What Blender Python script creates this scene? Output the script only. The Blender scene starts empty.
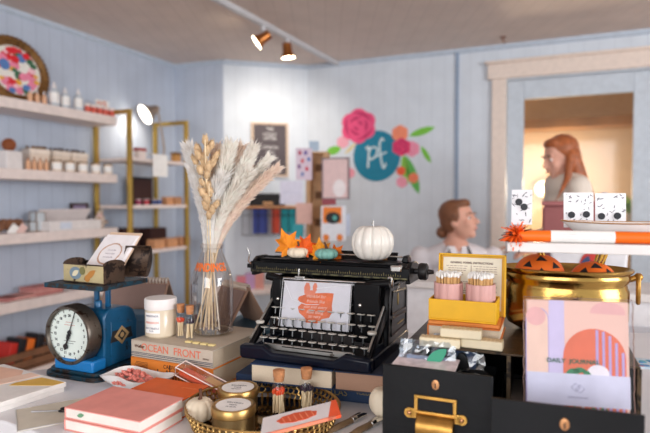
import bpy, bmesh, math, random
from mathutils import Vector, Matrix, Euler
random.seed(7)
R = math.radians
sc = bpy.context.scene
col = sc.collection
# ---------------------------------------------------------------- camera
F = 540.0
CZ = 1.32
T = 0.92                      # table top height
PITCH = math.atan(16.5 / F)
cd = bpy.data.cameras.new('camera')
cam = bpy.data.objects.new('camera', cd)
col.objects.link(cam)
cam.location = (0, 0, CZ)
cam.rotation_euler = (R(90) - PITCH, 0, 0)
cd.sensor_width = 36
cd.lens = F / 650 * 36
cd.dof.use_dof = True
cd.dof.focus_distance = 1.09
cd.dof.aperture_fstop = 2.7
cd.clip_start = 0.02
sc.camera = cam
# ---------------------------------------------------------------- light
w = bpy.data.worlds.new('world')
sc.world = w
w.use_nodes = True
w.node_tree.nodes['Background'].inputs[0].default_value = (0.94, 0.965, 1.0, 1)
w.node_tree.nodes['Background'].inputs[1].default_value = 0.85
def area(name, loc, target, size, power, color):
    l = bpy.data.lights.new(name, 'AREA'); l.shape = 'RECTANGLE'; l.size, l.size_y = size
    l.energy = power; l.color = color
    o = bpy.data.objects.new(name, l); col.objects.link(o); o.location = loc
    o.rotation_euler = (Vector(target) - Vector(loc)).to_track_quat('-Z', 'Y').to_euler()
    return o
area('window_daylight', (3.6, -1.3, 1.8), (0.0, 2.4, 1.0), (2.4, 1.6), 118, (0.95, 0.97, 1.0))
area('shopfront_daylight', (-1.3, -2.7, 1.7), (0.2, 2.6, 1.0), (2.4, 1.4), 60, (0.97, 0.98, 1.0))
def spot(name, loc, target, power, color, ang=80, blend=0.8, rad=0.04):
    l = bpy.data.lights.new(name, 'SPOT'); l.energy = power; l.color = color
    l.spot_size = R(ang); l.spot_blend = blend; l.shadow_soft_size = rad
    o = bpy.data.objects.new(name, l); col.objects.link(o); o.location = loc
    o.rotation_euler = (Vector(target) - Vector(loc)).to_track_quat('-Z', 'Y').to_euler()
    return o
sc.view_settings.view_transform = 'Standard'
sc.view_settings.look = 'None'
sc.view_settings.gamma = 1
sc.view_settings.exposure = 0.27
# ---------------------------------------------------------------- pixel rays -> real places
def ray(px, py):
    x = (px - 325) / F; y = (216.5 - py) / F
    return Vector((x, math.cos(PITCH) + y * math.sin(PITCH), -math.sin(PITCH) + y * math.cos(PITCH)))
def G(px, py, z):
    d = ray(px, py); t = (z - CZ) / d.z
    return Vector((d.x * t, d.y * t, z))
def D(px, py, Y):
    d = ray(px, py); t = Y / d.y
    return Vector((d.x * t, Y, CZ + d.z * t))
def PL(px, py, p0, n):
    d = ray(px, py); o = Vector((0, 0, CZ)); n = Vector(n)
    t = (Vector(p0) - o).dot(n) / d.dot(n)
    return o + d * t
# ---------------------------------------------------------------- materials
_M = {}
def lin(c):
    return tuple(((v / 255) / 12.92 if v / 255 <= .04045 else ((v / 255 + .055) / 1.055) ** 2.4) for v in c)
def mat(name, rgb, rough=.6, metal=0, var=.06, scale=30, bump=0.0, bscale=80, emit=0, trans=0, ior=1.45, coat=0, sheen=0, sss=0, alpha=1):
    """procedural principled material, colour in sRGB 0-255 with a little noise variation"""
    if name in _M: return _M[name]
    m = bpy.data.materials.new(name); m.use_nodes = True
    nt = m.node_tree; b = nt.nodes['Principled BSDF']; L = nt.links
    c = lin(rgb)
    tc = nt.nodes.new('ShaderNodeTexCoord')
    nz = nt.nodes.new('ShaderNodeTexNoise'); nz.inputs['Scale'].default_value = scale; nz.inputs['Detail'].default_value = 4
    L.new(tc.outputs['Object'], nz.inputs['Vector'])
    rp = nt.nodes.new('ShaderNodeValToRGB')
    rp.color_ramp.elements[0].position = .3; rp.color_ramp.elements[1].position = .7
    rp.color_ramp.elements[0].color = (*[max(0, v * (1 - var)) for v in c], 1)
    rp.color_ramp.elements[1].color = (*[min(1, v * (1 + var)) for v in c], 1)
    L.new(nz.outputs['Fac'], rp.inputs['Fac']); L.new(rp.outputs['Color'], b.inputs['Base Color'])
    b.inputs['Roughness'].default_value = rough; b.inputs['Metallic'].default_value = metal
    b.inputs['IOR'].default_value = ior
    if trans: b.inputs['Transmission Weight'].default_value = trans
    if coat: b.inputs['Coat Weight'].default_value = coat; b.inputs['Coat Roughness'].default_value = .1
    if sheen: b.inputs['Sheen Weight'].default_value = sheen
    if sss: b.inputs['Subsurface Weight'].default_value = sss; b.inputs['Subsurface Radius'].default_value = (.02, .01, .006); b.inputs['Subsurface Scale'].default_value = .5
    if alpha < 1: b.inputs['Alpha'].default_value = alpha
    if emit:
        b.inputs['Emission Color'].default_value = (*c, 1); b.inputs['Emission Strength'].default_value = emit
    if bump:
        n2 = nt.nodes.new('ShaderNodeTexNoise'); n2.inputs['Scale'].default_value = bscale; n2.inputs['Detail'].default_value = 5
        L.new(tc.outputs['Object'], n2.inputs['Vector'])
        bp = nt.nodes.new('ShaderNodeBump'); bp.inputs['Strength'].default_value = bump; bp.inputs['Distance'].default_value = .004
        L.new(n2.outputs['Fac'], bp.inputs['Height']); L.new(bp.outputs['Normal'], b.inputs['Normal'])
    _M[name] = m
    return m
def worn(name, rgb, rgb2, rough=.5, metal=0, scale=25, thr=.62, coat=0):
    """paint with chipped / rusty spots of a second colour"""
    if name in _M: return _M[name]
    m = mat(name, rgb, rough, metal, var=.18, scale=scale / 3, coat=coat, bump=.15, bscale=60)
    nt = m.node_tree; b = nt.nodes['Principled BSDF']; L = nt.links
    src = b.inputs['Base Color'].links[0].from_socket
    tc = [n for n in nt.nodes if n.type == 'TEX_COORD'][0]
    nz = nt.nodes.new('ShaderNodeTexNoise'); nz.inputs['Scale'].default_value = scale; nz.inputs['Detail'].default_value = 8; nz.inputs['Roughness'].default_value = .7
    L.new(tc.outputs['Object'], nz.inputs['Vector'])
    rp = nt.nodes.new('ShaderNodeValToRGB'); rp.color_ramp.elements[0].position = thr; rp.color_ramp.elements[1].position = thr + .04
    rp.color_ramp.elements[0].color = (0, 0, 0, 1); rp.color_ramp.elements[1].color = (1, 1, 1, 1)
    L.new(nz.outputs['Fac'], rp.inputs['Fac'])
    mx = nt.nodes.new('ShaderNodeMix'); mx.data_type = 'RGBA'
    L.new(rp.outputs['Color'], mx.inputs['Factor']); L.new(src, mx.inputs['A']); mx.inputs['B'].default_value = (*lin(rgb2), 1)
    L.new(mx.outputs['Result'], b.inputs['Base Color'])
    return m
def lines(name, rgb, rgb2, axis='X', freq=11.0, width=.06, rough=.6, bump=.4, dist=.003):
    """boards / page edges: thin grooves repeated along one object axis (freq per metre)"""
    if name in _M: return _M[name]
    m = mat(name, rgb, rough, var=.05, scale=6)
    nt = m.node_tree; b = nt.nodes['Principled BSDF']; L = nt.links
    src = b.inputs['Base Color'].links[0].from_socket
    tc = [n for n in nt.nodes if n.type == 'TEX_COORD'][0]
    sp = nt.nodes.new('ShaderNodeSeparateXYZ'); L.new(tc.outputs['Object'], sp.inputs[0])
    mu = nt.nodes.new('ShaderNodeMath'); mu.operation = 'MULTIPLY'; mu.inputs[1].default_value = freq; L.new(sp.outputs[axis], mu.inputs[0])
    fr = nt.nodes.new('ShaderNodeMath'); fr.operation = 'FRACT'; L.new(mu.outputs[0], fr.inputs[0])
    lt = nt.nodes.new('ShaderNodeMath'); lt.operation = 'LESS_THAN'; lt.inputs[1].default_value = width; L.new(fr.outputs[0], lt.inputs[0])
    mx = nt.nodes.new('ShaderNodeMix'); mx.data_type = 'RGBA'
    L.new(lt.outputs[0], mx.inputs['Factor']); L.new(src, mx.inputs['A']); mx.inputs['B'].default_value = (*lin(rgb2), 1)
    L.new(mx.outputs['Result'], b.inputs['Base Color'])
    if bump:
        bp = nt.nodes.new('ShaderNodeBump'); bp.invert = True; bp.inputs['Strength'].default_value = bump; bp.inputs['Distance'].default_value = dist
        L.new(lt.outputs[0], bp.inputs['Height']); L.new(bp.outputs['Normal'], b.inputs['Normal'])
    return m
def glassy(name, rgb=(255, 255, 255), rough=.02, refr=.0, base=.03):
    """thin clear glass or plastic: mostly see-through with glossy reflections (no lens bending)"""
    if name in _M: return _M[name]
    m = bpy.data.materials.new(name); m.use_nodes = True
    nt = m.node_tree; nt.nodes.clear(); L = nt.links
    out = nt.nodes.new('ShaderNodeOutputMaterial'); mx = nt.nodes.new('ShaderNodeMixShader')
    tr = nt.nodes.new('ShaderNodeBsdfTransparent'); gl = nt.nodes.new('ShaderNodeBsdfGlossy'); lw = nt.nodes.new('ShaderNodeLayerWeight')
    tr.inputs[0].default_value = (*lin(rgb), 1); gl.inputs['Roughness'].default_value = rough
    tc = nt.nodes.new('ShaderNodeTexCoord'); nz = nt.nodes.new('ShaderNodeTexNoise'); nz.inputs['Scale'].default_value = 40
    bp = nt.nodes.new('ShaderNodeBump'); bp.inputs['Strength'].default_value = .15 if refr else .03; bp.inputs['Distance'].default_value = .004
    L.new(tc.outputs['Object'], nz.inputs['Vector']); L.new(nz.outputs['Fac'], bp.inputs['Height']); L.new(bp.outputs['Normal'], gl.inputs['Normal'])
    lw.inputs['Blend'].default_value = .32
    ma = nt.nodes.new('ShaderNodeMath'); ma.operation = 'MULTIPLY_ADD'; ma.inputs[1].default_value = .6 if base > .02 else .3; ma.inputs[2].default_value = (base + refr)
    L.new(lw.outputs['Facing'], ma.inputs[0]); L.new(ma.outputs[0], mx.inputs[0])
    L.new(tr.outputs[0], mx.inputs[1]); L.new(gl.outputs[0], mx.inputs[2]); L.new(mx.outputs[0], out.inputs[0])
    _M[name] = m
    return m
# ---------------------------------------------------------------- mesh builder
class MB:
    def __init__(s): s.bm = bmesh.new(); s.M = Matrix.Identity(4); s.mi = 0
    def _v(s, p): return s.bm.verts.new(s.M @ Vector(p))
    def _f(s, vs):
        try:
            f = s.bm.faces.new(vs); f.material_index = s.mi; return f
        except ValueError: return None
    def box(s, x0, x1, y0, y1, z0, z1, mi=None):
        if mi is not None: s.mi = mi
        v = [s._v((x, y, z)) for z in (z0, z1) for y in (y0, y1) for x in (x0, x1)]
        for q in ((0, 2, 3, 1), (4, 5, 7, 6), (0, 1, 5, 4), (2, 6, 7, 3), (0, 4, 6, 2), (1, 3, 7, 5)): s._f([v[i] for i in q])
        return s
    def prism(s, pts, h0, h1, axis='Z', mi=None):
        """polygon pts (a,b) extruded from h0 to h1 along axis: Z (x,y), Y (x,z), X (y,z)"""
        if mi is not None: s.mi = mi
        f = {'Z': lambda a, b, h: (a, b, h), 'Y': lambda a, b, h: (a, h, b), 'X': lambda a, b, h: (h, a, b)}[axis]
        A = [s._v(f(a, b, h0)) for a, b in pts]; B = [s._v(f(a, b, h1)) for a, b in pts]
        n = len(pts)
        s._f(A[::-1]); s._f(B)
        for i in range(n): s._f([A[i], A[(i + 1) % n], B[(i + 1) % n], B[i]])
        return s
    def ring(s, fn, n):
        return [s._v(fn(i)) for i in range(n)]
    def lathe(s, prof, c=(0, 0, 0), seg=32, mi=None, caps=True, sq=0.0, flute=0, fa=0.0, sx=1, sy=1):
        if mi is not None: s.mi = mi
        rows = []
        for r, z in prof:
            row = []
            for i in range(seg):
                a = 2 * math.pi * i / seg
                rr = r * (1 + fa * abs(math.cos(flute * a / 2)) - fa) if flute else r
                row.append(s._v((c[0] + rr * sx * math.cos(a), c[1] + rr * sy * math.sin(a), c[2] + z)))
            rows.append(row)
        for a, b in zip(rows, rows[1:]):
            for i in range(seg): s._f([a[i], a[(i + 1) % seg], b[(i + 1) % seg], b[i]])
        if caps:
            s._f(rows[0][::-1]); s._f(rows[-1])
        return s
    def cyl(s, p0, p1, r0, r1=None, seg=20, mi=None):
        return s.tube([p0, p1], [r0, r0 if r1 is None else r1], seg, mi)
    def tube(s, pts, r, seg=10, mi=None, closed=False, flat=1.0):
        if mi is not None: s.mi = mi
        pts = [Vector(p) for p in pts]; n = len(pts)
        rs = list(r) if hasattr(r, '__len__') else [r] * n
        rows = []; up = None
        for i, p in enumerate(pts):
            if closed: t = pts[(i + 1) % n] - pts[i - 1]
            else: t = pts[min(i + 1, n - 1)] - pts[max(i - 1, 0)]
            if t.length < 1e-9: t = Vector((0, 0, 1))
            t.normalize()
            if up is None:
                up = Vector((0, 0, 1)) if abs(t.z) < .9 else Vector((1, 0, 0))
            a = t.cross(up)
            if a.length < 1e-6: a = t.cross(Vector((0, 1, 0)))
            a.normalize(); b = a.cross(t); b.normalize(); up = b
            rows.append([s._v(p + (a * math.cos(2 * math.pi * k / seg) + b * math.sin(2 * math.pi * k / seg) * flat) * rs[i]) for k in range(seg)])
        m = n if closed else n - 1
        for i in range(m):
            A, B = rows[i], rows[(i + 1) % n]
            for k in range(seg): s._f([A[k], A[(k + 1) % seg], B[(k + 1) % seg], B[k]])
        if not closed: s._f(rows[0][::-1]); s._f(rows[-1])
        return s
    def ell(s, c, r, seg=20, rings=12, mi=None, rot=None):
        if mi is not None: s.mi = mi
        q = rot.to_matrix() if rot else Matrix.Identity(3)
        if not hasattr(r, '__len__'): r = (r, r, r)
        c = Vector(c)
        def P(th, ph): return c + q @ Vector((r[0] * math.sin(th) * math.cos(ph), r[1] * math.sin(th) * math.sin(ph), r[2] * math.cos(th)))
        top = s._v(P(0, 0)); bot = s._v(P(math.pi, 0))
        rows = [[s._v(P(math.pi * j / rings, 2 * math.pi * i / seg)) for i in range(seg)] for j in range(1, rings)]
        for i in range(seg):
            k = (i + 1) % seg
            s._f([top, rows[0][i], rows[0][k]]); s._f([bot, rows[-1][k], rows[-1][i]])
            for a, b in zip(rows, rows[1:]): s._f([a[i], b[i], b[k], a[k]])
        return s
    def quad(s, a, b, c, d, mi=None):
        if mi is not None: s.mi = mi
        s._f([s._v(p) for p in (a, b, c, d)]); return s
    def build(s, name, mats, parent=None, loc=None, rz=0, rot=None, bevel=0, seg=2, smooth=38, fix=True, **props):
        if fix: bmesh.ops.recalc_face_normals(s.bm, faces=s.bm.faces)
        me = bpy.data.meshes.new(name); s.bm.to_mesh(me); s.bm.free()
        if not isinstance(mats, (list, tuple)): mats = [mats]
        for m in mats: me.materials.append(m)
        if smooth:
            me.shade_smooth(); me.set_sharp_from_angle(angle=R(smooth))
        o = bpy.data.objects.new(name, me); col.objects.link(o)
        if parent: o.parent = parent
        if loc is not None: o.location = loc
        if rot is not None: o.rotation_euler = rot
        elif rz: o.rotation_euler = (0, 0, rz)
        if bevel:
            md = o.modifiers.new('bevel', 'BEVEL'); md.width = bevel; md.segments = seg; md.limit_method = 'ANGLE'; md.angle_limit = R(40)
        for k, v in props.items(): o[k] = v
        return o
def tag(o, label, cat, group=None, kind=None):
    o['label'] = label; o['category'] = cat
    if group: o['group'] = group
    if kind: o['kind'] = kind
    return o
def thing(name, label, cat, loc=(0, 0, 0), rz=0, group=None, rot=None):
    o = bpy.data.objects.new(name, None); col.objects.link(o)
    o.empty_display_size = .05
    o.location = loc; o.rotation_euler = rot if rot is not None else (0, 0, rz)
    return tag(o, label, cat, group)
def struct(o): o['kind'] = 'structure'; return o
def dup(root, loc, rz=None, label=None, group=None, rot=None, scale=None):
    r = root.copy(); col.objects.link(r); r.location = loc
    if rz is not None: r.rotation_euler = (0, 0, rz)
    if rot is not None: r.rotation_euler = rot
    if scale: r.scale = (scale,) * 3
    if label: r['label'] = label
    if group: r['group'] = group
    for ch in list(root.children):
        c = ch.copy(); col.objects.link(c); c.parent = r
        for g in ch.children:
            d = g.copy(); col.objects.link(d); d.parent = c
    return r
def text(s, name, size, m, parent, loc, rot=(R(90), 0, 0), align='CENTER', sx=1.0, ext=.0002, shear=0, bold=0, bend=None, space=1.0):
    cu = bpy.data.curves.new(name, 'FONT'); cu.body = s; cu.size = size; cu.align_x = align; cu.align_y = 'CENTER'
    cu.extrude = ext; cu.shear = shear; cu.offset = bold; cu.space_character = space
    tmp = bpy.data.objects.new('tmp', cu); col.objects.link(tmp)
    me = bpy.data.meshes.new_from_object(tmp.evaluated_get(bpy.context.evaluated_depsgraph_get()))
    bpy.data.objects.remove(tmp); bpy.data.curves.remove(cu)
    for v in me.vertices:
        v.co.x *= sx
        if bend:    # wrap round a vertical cylinder of radius bend (before rotation: x across, z out of the page)
            a = v.co.x / bend; rr = bend + v.co.z
            v.co.x = rr * math.sin(a); v.co.z = rr * math.cos(a)
    me.name = name; me.materials.clear(); me.materials.append(m)
    o = bpy.data.objects.new(name, me); col.objects.link(o); o.parent = parent; o.location = loc; o.rotation_euler = rot
    return o
def blob(name, elems, voxel, m, parent, smooth=6, fac=.6):
    """one continuous surface from overlapping tapered limbs and ellipsoids"""
    b = MB()
    for e in elems:
        if e[0] == 'c':
            p0, p1, r0, r1 = e[1:5]; fl = e[5] if len(e) > 5 else 1.0
            b.tube([p0, p1], [r0, r1], 16, flat=fl)
            b.ell(p0, r0 * .995, 16, 10); b.ell(p1, r1 * .995, 16, 10)
        else:
            b.ell(e[1], e[2], 24, 16, rot=e[3] if len(e) > 3 else None)
    o = b.build(name, m)
    md = o.modifiers.new('r', 'REMESH'); md.mode = 'VOXEL'; md.voxel_size = voxel; md.use_smooth_shade = True
    ms = o.modifiers.new('s', 'SMOOTH'); ms.iterations = smooth; ms.factor = fac
    me = bpy.data.meshes.new_from_object(o.evaluated_get(bpy.context.evaluated_depsgraph_get()))
    me.name = name; me.shade_smooth()
    if not me.materials: me.materials.append(m)
    bpy.data.objects.remove(o)
    o = bpy.data.objects.new(name, me); col.objects.link(o); o.parent = parent
    return o
def circ(cx, cy, rx, ry=None, n=28, a0=0, a1=360):
    ry = rx if ry is None else ry
    k = n if a1 - a0 >= 360 else n - 1
    return [(cx + rx * math.cos(R(a0 + (a1 - a0) * i / k)), cy + ry * math.sin(R(a0 + (a1 - a0) * i / k))) for i in range(n)]
def leafpts(cx, cy, L, W, ang, n=8):
    ca, sa = math.cos(R(ang)), math.sin(R(ang)); o = []
    for i in range(n + 1):
        t = i / n; o.append((L * (t - .5), W / 2 * math.sin(math.pi * t) ** .8))
    for i in range(n - 1, 0, -1):
        t = i / n; o.append((L * (t - .5), -W / 2 * math.sin(math.pi * t) ** .8))
    return [(cx + x * ca - y * sa, cy + x * sa + y * ca) for x, y in o]
def rrect(x0, x1, y0, y1, r, n=5):
    o = []
    for cx, cy, a in ((x1 - r, y1 - r, 0), (x0 + r, y1 - r, 90), (x0 + r, y0 + r, 180), (x1 - r, y0 + r, 270)):
        for i in range(n + 1):
            t = R(a + 90 * i / n); o.append((cx + r * math.cos(t), cy + r * math.sin(t)))
    return o
def edge(pl, pr, z):
    """left and right pixel of a horizontal edge at height z -> origin, length, rotation"""
    a = G(*pl, z); b = G(*pr, z); d = b - a
    return a, d.length, math.atan2(d.y, d.x)
# ================================================================ ROOM
H = 2.45
white = mat('white_paint', (232, 226, 224), .55)
WL0, WL1, W2, W3, W4 = [G(*p, H).xy for p in ((0, 5), (175, 65), (223, 60), (307.5, 65.5), (650, 29))]
dL = (WL1 - WL0).normalized()
WLa = WL0 - dL * 3.2
dB = (W4 - W3).normalized()
W5 = W4 + dB * 1.6
bluewall = lines('panelled_blue_wall', (188, 198, 214), (170, 180, 197), 'X', 10.5, .05, .6, .2)
greywall = lines('panelled_pale_wall', (214, 222, 231), (202, 210, 220), 'X', 10.5, .05, .6, .2)
def wall(name, a, b, m, t=.08):
    d = b - a; L = d.length; o = MB().box(0, L, 0, t, 0, H)
    return struct(o.build(name, m, loc=(a.x, a.y, 0), rz=math.atan2(d.y, d.x)))
wall('wall_left', WLa, WL1, bluewall)
wall('wall_back_left', WL1, W2, bluewall)
wall('wall_back_middle', W2, W3, greywall)
# back wall on the right, in pieces round the door opening
nB = Vector((dB.y, -dB.x)); nB = nB if nB.dot(-W3) > 0 else -nB       # points into the room
def onB(px, py, off=0.0):
    p = PL(px, py, (W3.x + nB.x * off, W3.y + nB.y * off, 0), (nB.x, nB.y, 0))
    return (p.xy - W3).dot(dB), p.z
rB = math.atan2(dB.y, dB.x)
ux0 = onB(506, 150)[0]; uz = onB(560, 76)[1]
ux1 = ux0 + 1.12
b = MB(); LB = (W5 - W3).length
b.box(0, ux0, 0, .08, 0, H); b.box(ux1, LB, 0, .08, 0, H); b.box(ux0, ux1, 0, .08, uz, H)
wb = struct(b.build('wall_back', greywall, loc=(W3.x, W3.y, 0), rz=rB))
def Bobj(bld, name, m, **k): return bld.build(name, m, loc=(W3.x, W3.y, 0), rz=rB, **k)
cream = mat('cream_trim', (232, 216, 204), .5)
b = MB(); cw = .10
b.box(ux0 - cw, ux0, -.03, 0, 0, uz + .01); b.box(ux1, ux1 + cw, -.03, 0, 0, uz + .01)
b.box(ux0 - cw - .03, ux1 + cw + .03, -.035, 0, uz + .01, uz + .12); b.box(ux0 - cw - .05, ux1 + cw + .05, -.05, 0, uz + .12, uz + .14)
struct(Bobj(b, 'trim_1', cream, bevel=.004))
# seam batten and cornice
sx = onB(457, 120)[0]
struct(Bobj(MB().box(sx - .012, sx + .012, -.012, 0, 0, H), 'trim_2', mat('blue_grey_batten', (140, 158, 182), .5)))
cornice = mat('pale_blue_cornice', (190, 202, 216), .5)
for i, (a, c) in enumerate(((WLa, WL1), (WL1, W2), (W2, W3), (W3, W5))):
    d = c - a
    struct(MB().prism([(0, H), (-.022, H), (-.018, H - .02), (0, H - .035)], 0, d.length, 'X').build('trim_%d' % (i + 3), cornice, loc=(a.x, a.y, 0), rz=math.atan2(d.y, d.x)))
# door leaf with a big pane
doorblue = mat('door_blue_grey', (196, 206, 216), .4)
gx0, gz1 = onB(524, 96); gx1 = onB(634, 96)[0]; gz1 = onB(580, 95)[1]
gx1 = max(gx1, gx0 + .5)
dr = struct(thing('door_1', 'blue grey door with one tall glass pane', 'door', (W3.x, W3.y, 0), rB))
b = MB()
b.box(ux0 + .005, gx0, .01, .05, .01, uz - .005); b.box(gx1, ux1 - .005, .01, .05, .01, uz - .005)
b.box(gx0, gx1, .01, .05, gz1, uz - .005); b.box(gx0, gx1, .01, .05, .01, .35)
b.build('door_leaf', doorblue, dr, bevel=.004)
MB().box(gx0 - .01, gx1 + .01, .026, .032, .34, gz1 + .01).build('door_pane', glassy('door_glass', (238, 236, 232), .06), dr)
b = MB(); hx = ux1 - .06
b.box(hx - .02, hx + .02, 0, .01, .95, 1.12); b.cyl((hx, 0, 1.03), (hx, -.05, 1.03), .009); b.cyl((hx, -.045, 1.03), (hx - .11, -.045, 1.03), .009)
b.build('door_handle', mat('brushed_brass', (190, 160, 95), .3, 1), dr)
# small room seen through the pane: warm plaster, a lamp, a shelf
tan = mat('warm_plaster', (202, 178, 152), .7, bump=.3, bscale=8)
b = MB()
b.box(ux0 - .6, ux1 + .6, 1.35, 1.43, 0, H); b.box(ux0 - .68, ux0 - .6, .08, 1.35, 0, H); b.box(ux1 + .6, ux1 + .68, .08, 1.35, 0, H)
struct(Bobj(b, 'wall_far_room', tan))
b = MB(); b.box(ux0 + .02, ux1 + .3, 1.06, 1.34, 1.96, 2.04)
struct(Bobj(b, 'trim_8', mat('brown_wood_beam', (150, 110, 74), .5, var=.2, scale=4)))
def Bpt(x, y, z): return Vector((W3.x + dB.x * x - nB.x * y, W3.y + dB.y * x - nB.y * y, z))
lp = Bpt(gx0 + .12, 1.12, 1.42)
t = thing('wall_lamp', 'glowing round wall lamp in the small room behind the glass door', 'lamp', lp, rB)
MB().ell((0, 0, 0), .075).build('globe', mat('warm_globe', (255, 225, 180), .4, emit=3), t)
b = MB(); b.cyl((0, .06, 0), (0, .225, 0), .012); b.cyl((0, .21, 0), (0, .228, 0), .05); b.build('bracket', mat('brushed_brass', (0, 0, 0)), t)
l = bpy.data.lights.new('wall_lamp_light', 'POINT'); l.energy = 34; l.color = (1, .82, .60); l.shadow_soft_size = .09
o = bpy.data.objects.new('wall_lamp_light', l); col.objects.link(o); o.location = lp + Vector((nB.x, nB.y, 0)) * .14
# shelf with bottle and plant at the right of the pane
sp_ = Bpt(onB(622, 200)[0] + .02, .55, 0)
t = thing('plant_stand', 'dark tall plant stand behind the glass door', 'stand', (sp_.x, sp_.y, 0), rB)
b = MB(); b.box(-.14, .14, -.12, .12, 1.10, 1.13)
for x in (-.12, .12):
    for y in (-.1, .1): b.box(x - .012, x + .012, y - .012, y + .012, 0, 1.10)
b.build('frame', mat('dark_walnut', (70, 48, 38), .5), t)
b = MB(); b.lathe([(.05, 0), (.06, .02), (.06, .14), (.025, .19), (.02, .24), (.024, .25)])
tag(b.build('blue_bottle', mat('blue_glass', (70, 120, 200), .1, trans=.5), loc=(sp_.x - .07, sp_.y + .05, 1.13)), 'blue glass bottle on the stand behind the glass door', 'bottle')
t = thing('potted_plant', 'small bright green plant in a white pot behind the glass door', 'plant', (sp_.x + .09, sp_.y - .06, 1.13))
MB().lathe([(.035, 0), (.045, .09), (.04, .09), (.035, .07)]).build('pot', white, t)
b = MB()
for i in range(46):
    a = random.random() * 6.28; e = random.uniform(.2, 1.3); L = random.uniform(.08, .19)
    d = Vector((math.cos(a) * math.cos(e), math.sin(a) * math.cos(e), math.sin(e))); s_ = Vector((-math.sin(a), math.cos(a), 0)) * .018
    p = Vector((0, 0, .08)); b.quad(p, p + d * L * .6 + s_, p + d * L, p + d * L * .6 - s_)
b.build('foliage', mat('bright_leaf', (130, 190, 60), .5), t, fix=False)
# floor and ceiling
fl = MB().prism([(-6, -4), (6, -4), (6, 7), (-6, 7)], -.05, 0)
struct(fl.build('floor', lines('wood_floor', (150, 122, 100), (100, 78, 62), 'X', 8, .03, .45, .2)))
ce = MB().prism([(-4.2, -2.2), (4.8, -2.2), (4.8, 7), (-4.2, 7)], H, H + .06)
struct(ce.build('ceiling', lines('ceiling_boards', (222, 206, 196), (206, 190, 180), 'X', 10, .04, .65, .2)))
struct(MB().box(-4.2, 4.8, -2.9, -2.82, 0, .55).build('wall_front', white))
_q = G(503, 37, H)
t = thing('ceiling_hook', 'tiny dark brass hook screwed into the ceiling', 'hook', (_q.x, _q.y, H))
MB().lathe([(.022, -.006), (.022, 0)], seg=20).build('plate', mat('hook_brass', (140, 96, 76), .4, .6), t)
MB().tube([(0, 0, -.006), (0, 0, -.03), (.012, 0, -.04), (.02, 0, -.03)], .004, 8).build('hook', mat('hook_brass', (0, 0, 0)), t)
# --- ceiling track with spot heads
tr0, tr1 = G(213, -6, H).xy, G(345, 66, H).xy
dT = tr1 - tr0
tk = thing('track_light', 'white ceiling track with two copper spot heads, one glowing towards the wall', 'track light', (tr0.x, tr0.y, H), math.atan2(dT.y, dT.x))
trackm = mat('track_white', (205, 205, 208), .4)
MB().box(0, dT.length, -.018, .018, -.03, 0).build('track', trackm, tk, bevel=.003)
copper = mat('copper_shade', (176, 112, 62), .3, .9)
bulbm = mat('lit_bulb', (255, 232, 196), .4, emit=14)
def head(px, py, tgt, tilt):
    p = G(px, py, H - .10); loc = tk.matrix_basis.inverted() @ p
    u = ((p.xy - tr0).dot(dT.normalized()))
    base = Vector((u, 0, -.03))
    d = (tk.matrix_basis.to_3x3().inverted() @ (Vector(tgt) - p)).normalized()
    c = base + Vector((0, 0, -.075))
    b = MB(); b.cyl(base, base + Vector((0, 0, -.03)), .016); b.cyl(base, c, .006); b.build('stem', trackm, tk)
    b = MB(); b.tube([c - d * .05, c - d * .045, c + d * .015, c + d * .05], [.018, .03, .034, .05], 24)
    hd = b.build('lamp_head', copper, tk)
    MB().tube([c + d * .0495, c + d * .053], [.045, .044], 24).build('bulb', bulbm, hd)
    return tk.matrix_basis @ (c + d * .07), d
head(272, 36, D(205, 80, 3.4), 0)
_p = G(283, 50, H - .1)
h2, _ = head(283, 50, _p + Vector((.12, .1, -1)), 0)
spot('track_spot_wall', G(283, 60, H - .14), D(265, 175, 4.5), 18, (1, .88, .74), 130, 1, .08)
# ---------------------------------------------------------------- left wall shelves
nL = Vector((dL.y, -dL.x))                                       # into the room
if nL.dot(Vector((0, 2)) - WL0) < 0: nL = -nL
rL = math.atan2(dL.y, dL.x)
SD = .25
def onL(px, py, off):
    p = PL(px, py, (WL0.x + nL.x * off, WL0.y + nL.y * off, 0), (nL.x, nL.y, 0))
    return (p.xy - WL0).dot(dL), p.z
def Lpt(x, off, z): return Vector((WL0.x + dL.x * x + nL.x * off, WL0.y + dL.y * x + nL.y * off, z))
shelfm = mat('shelf_white', (236, 222, 216), .5)
xend = onL(117, 126, SD)[0]
shz = []
for i, (p, q, th) in enumerate((((2, 106), (117, 126), .058), ((2, 177.5), (118, 184), .058), ((2, 245), (96, 238), .058), ((2, 316), (88, 297), .058), ((2, 388), (60, 372), .058))):
    z0 = (onL(*p, SD)[1] + onL(*q, SD)[1]) / 2
    shz.append(z0 + th)
    o = MB().box(-1.2, xend, -SD, 0, z0, z0 + th).build('wall_shelf', shelfm, loc=(WL0.x, WL0.y, 0), rz=rL, bevel=.003)
    tag(o, ['white wall shelf, topmost, holding the floral oval frame and dropper bottles', 'white wall shelf with the row of cream candle cups', 'white wall shelf with the open white box, third from the top', 'white wall shelf with pink cloth, below the open white box', 'white wall shelf lowest of all, carrying the wooden crate'][i], 'shelf', 'white floating shelves on the left wall')
def onshelf(k, px, off): return onL(px, 150 if k < 2 else 250, off)[0]
def Lrot(): return rL
def litem(k, px, off, name, label, cat, group=None):
    """thing standing on shelf k, seen at column px, off metres from the wall"""
    p = Lpt(onshelf(k, px, off), off, shz[k]); return thing(name, label, cat, p, rL + random.uniform(-.1, .1), group)
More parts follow.
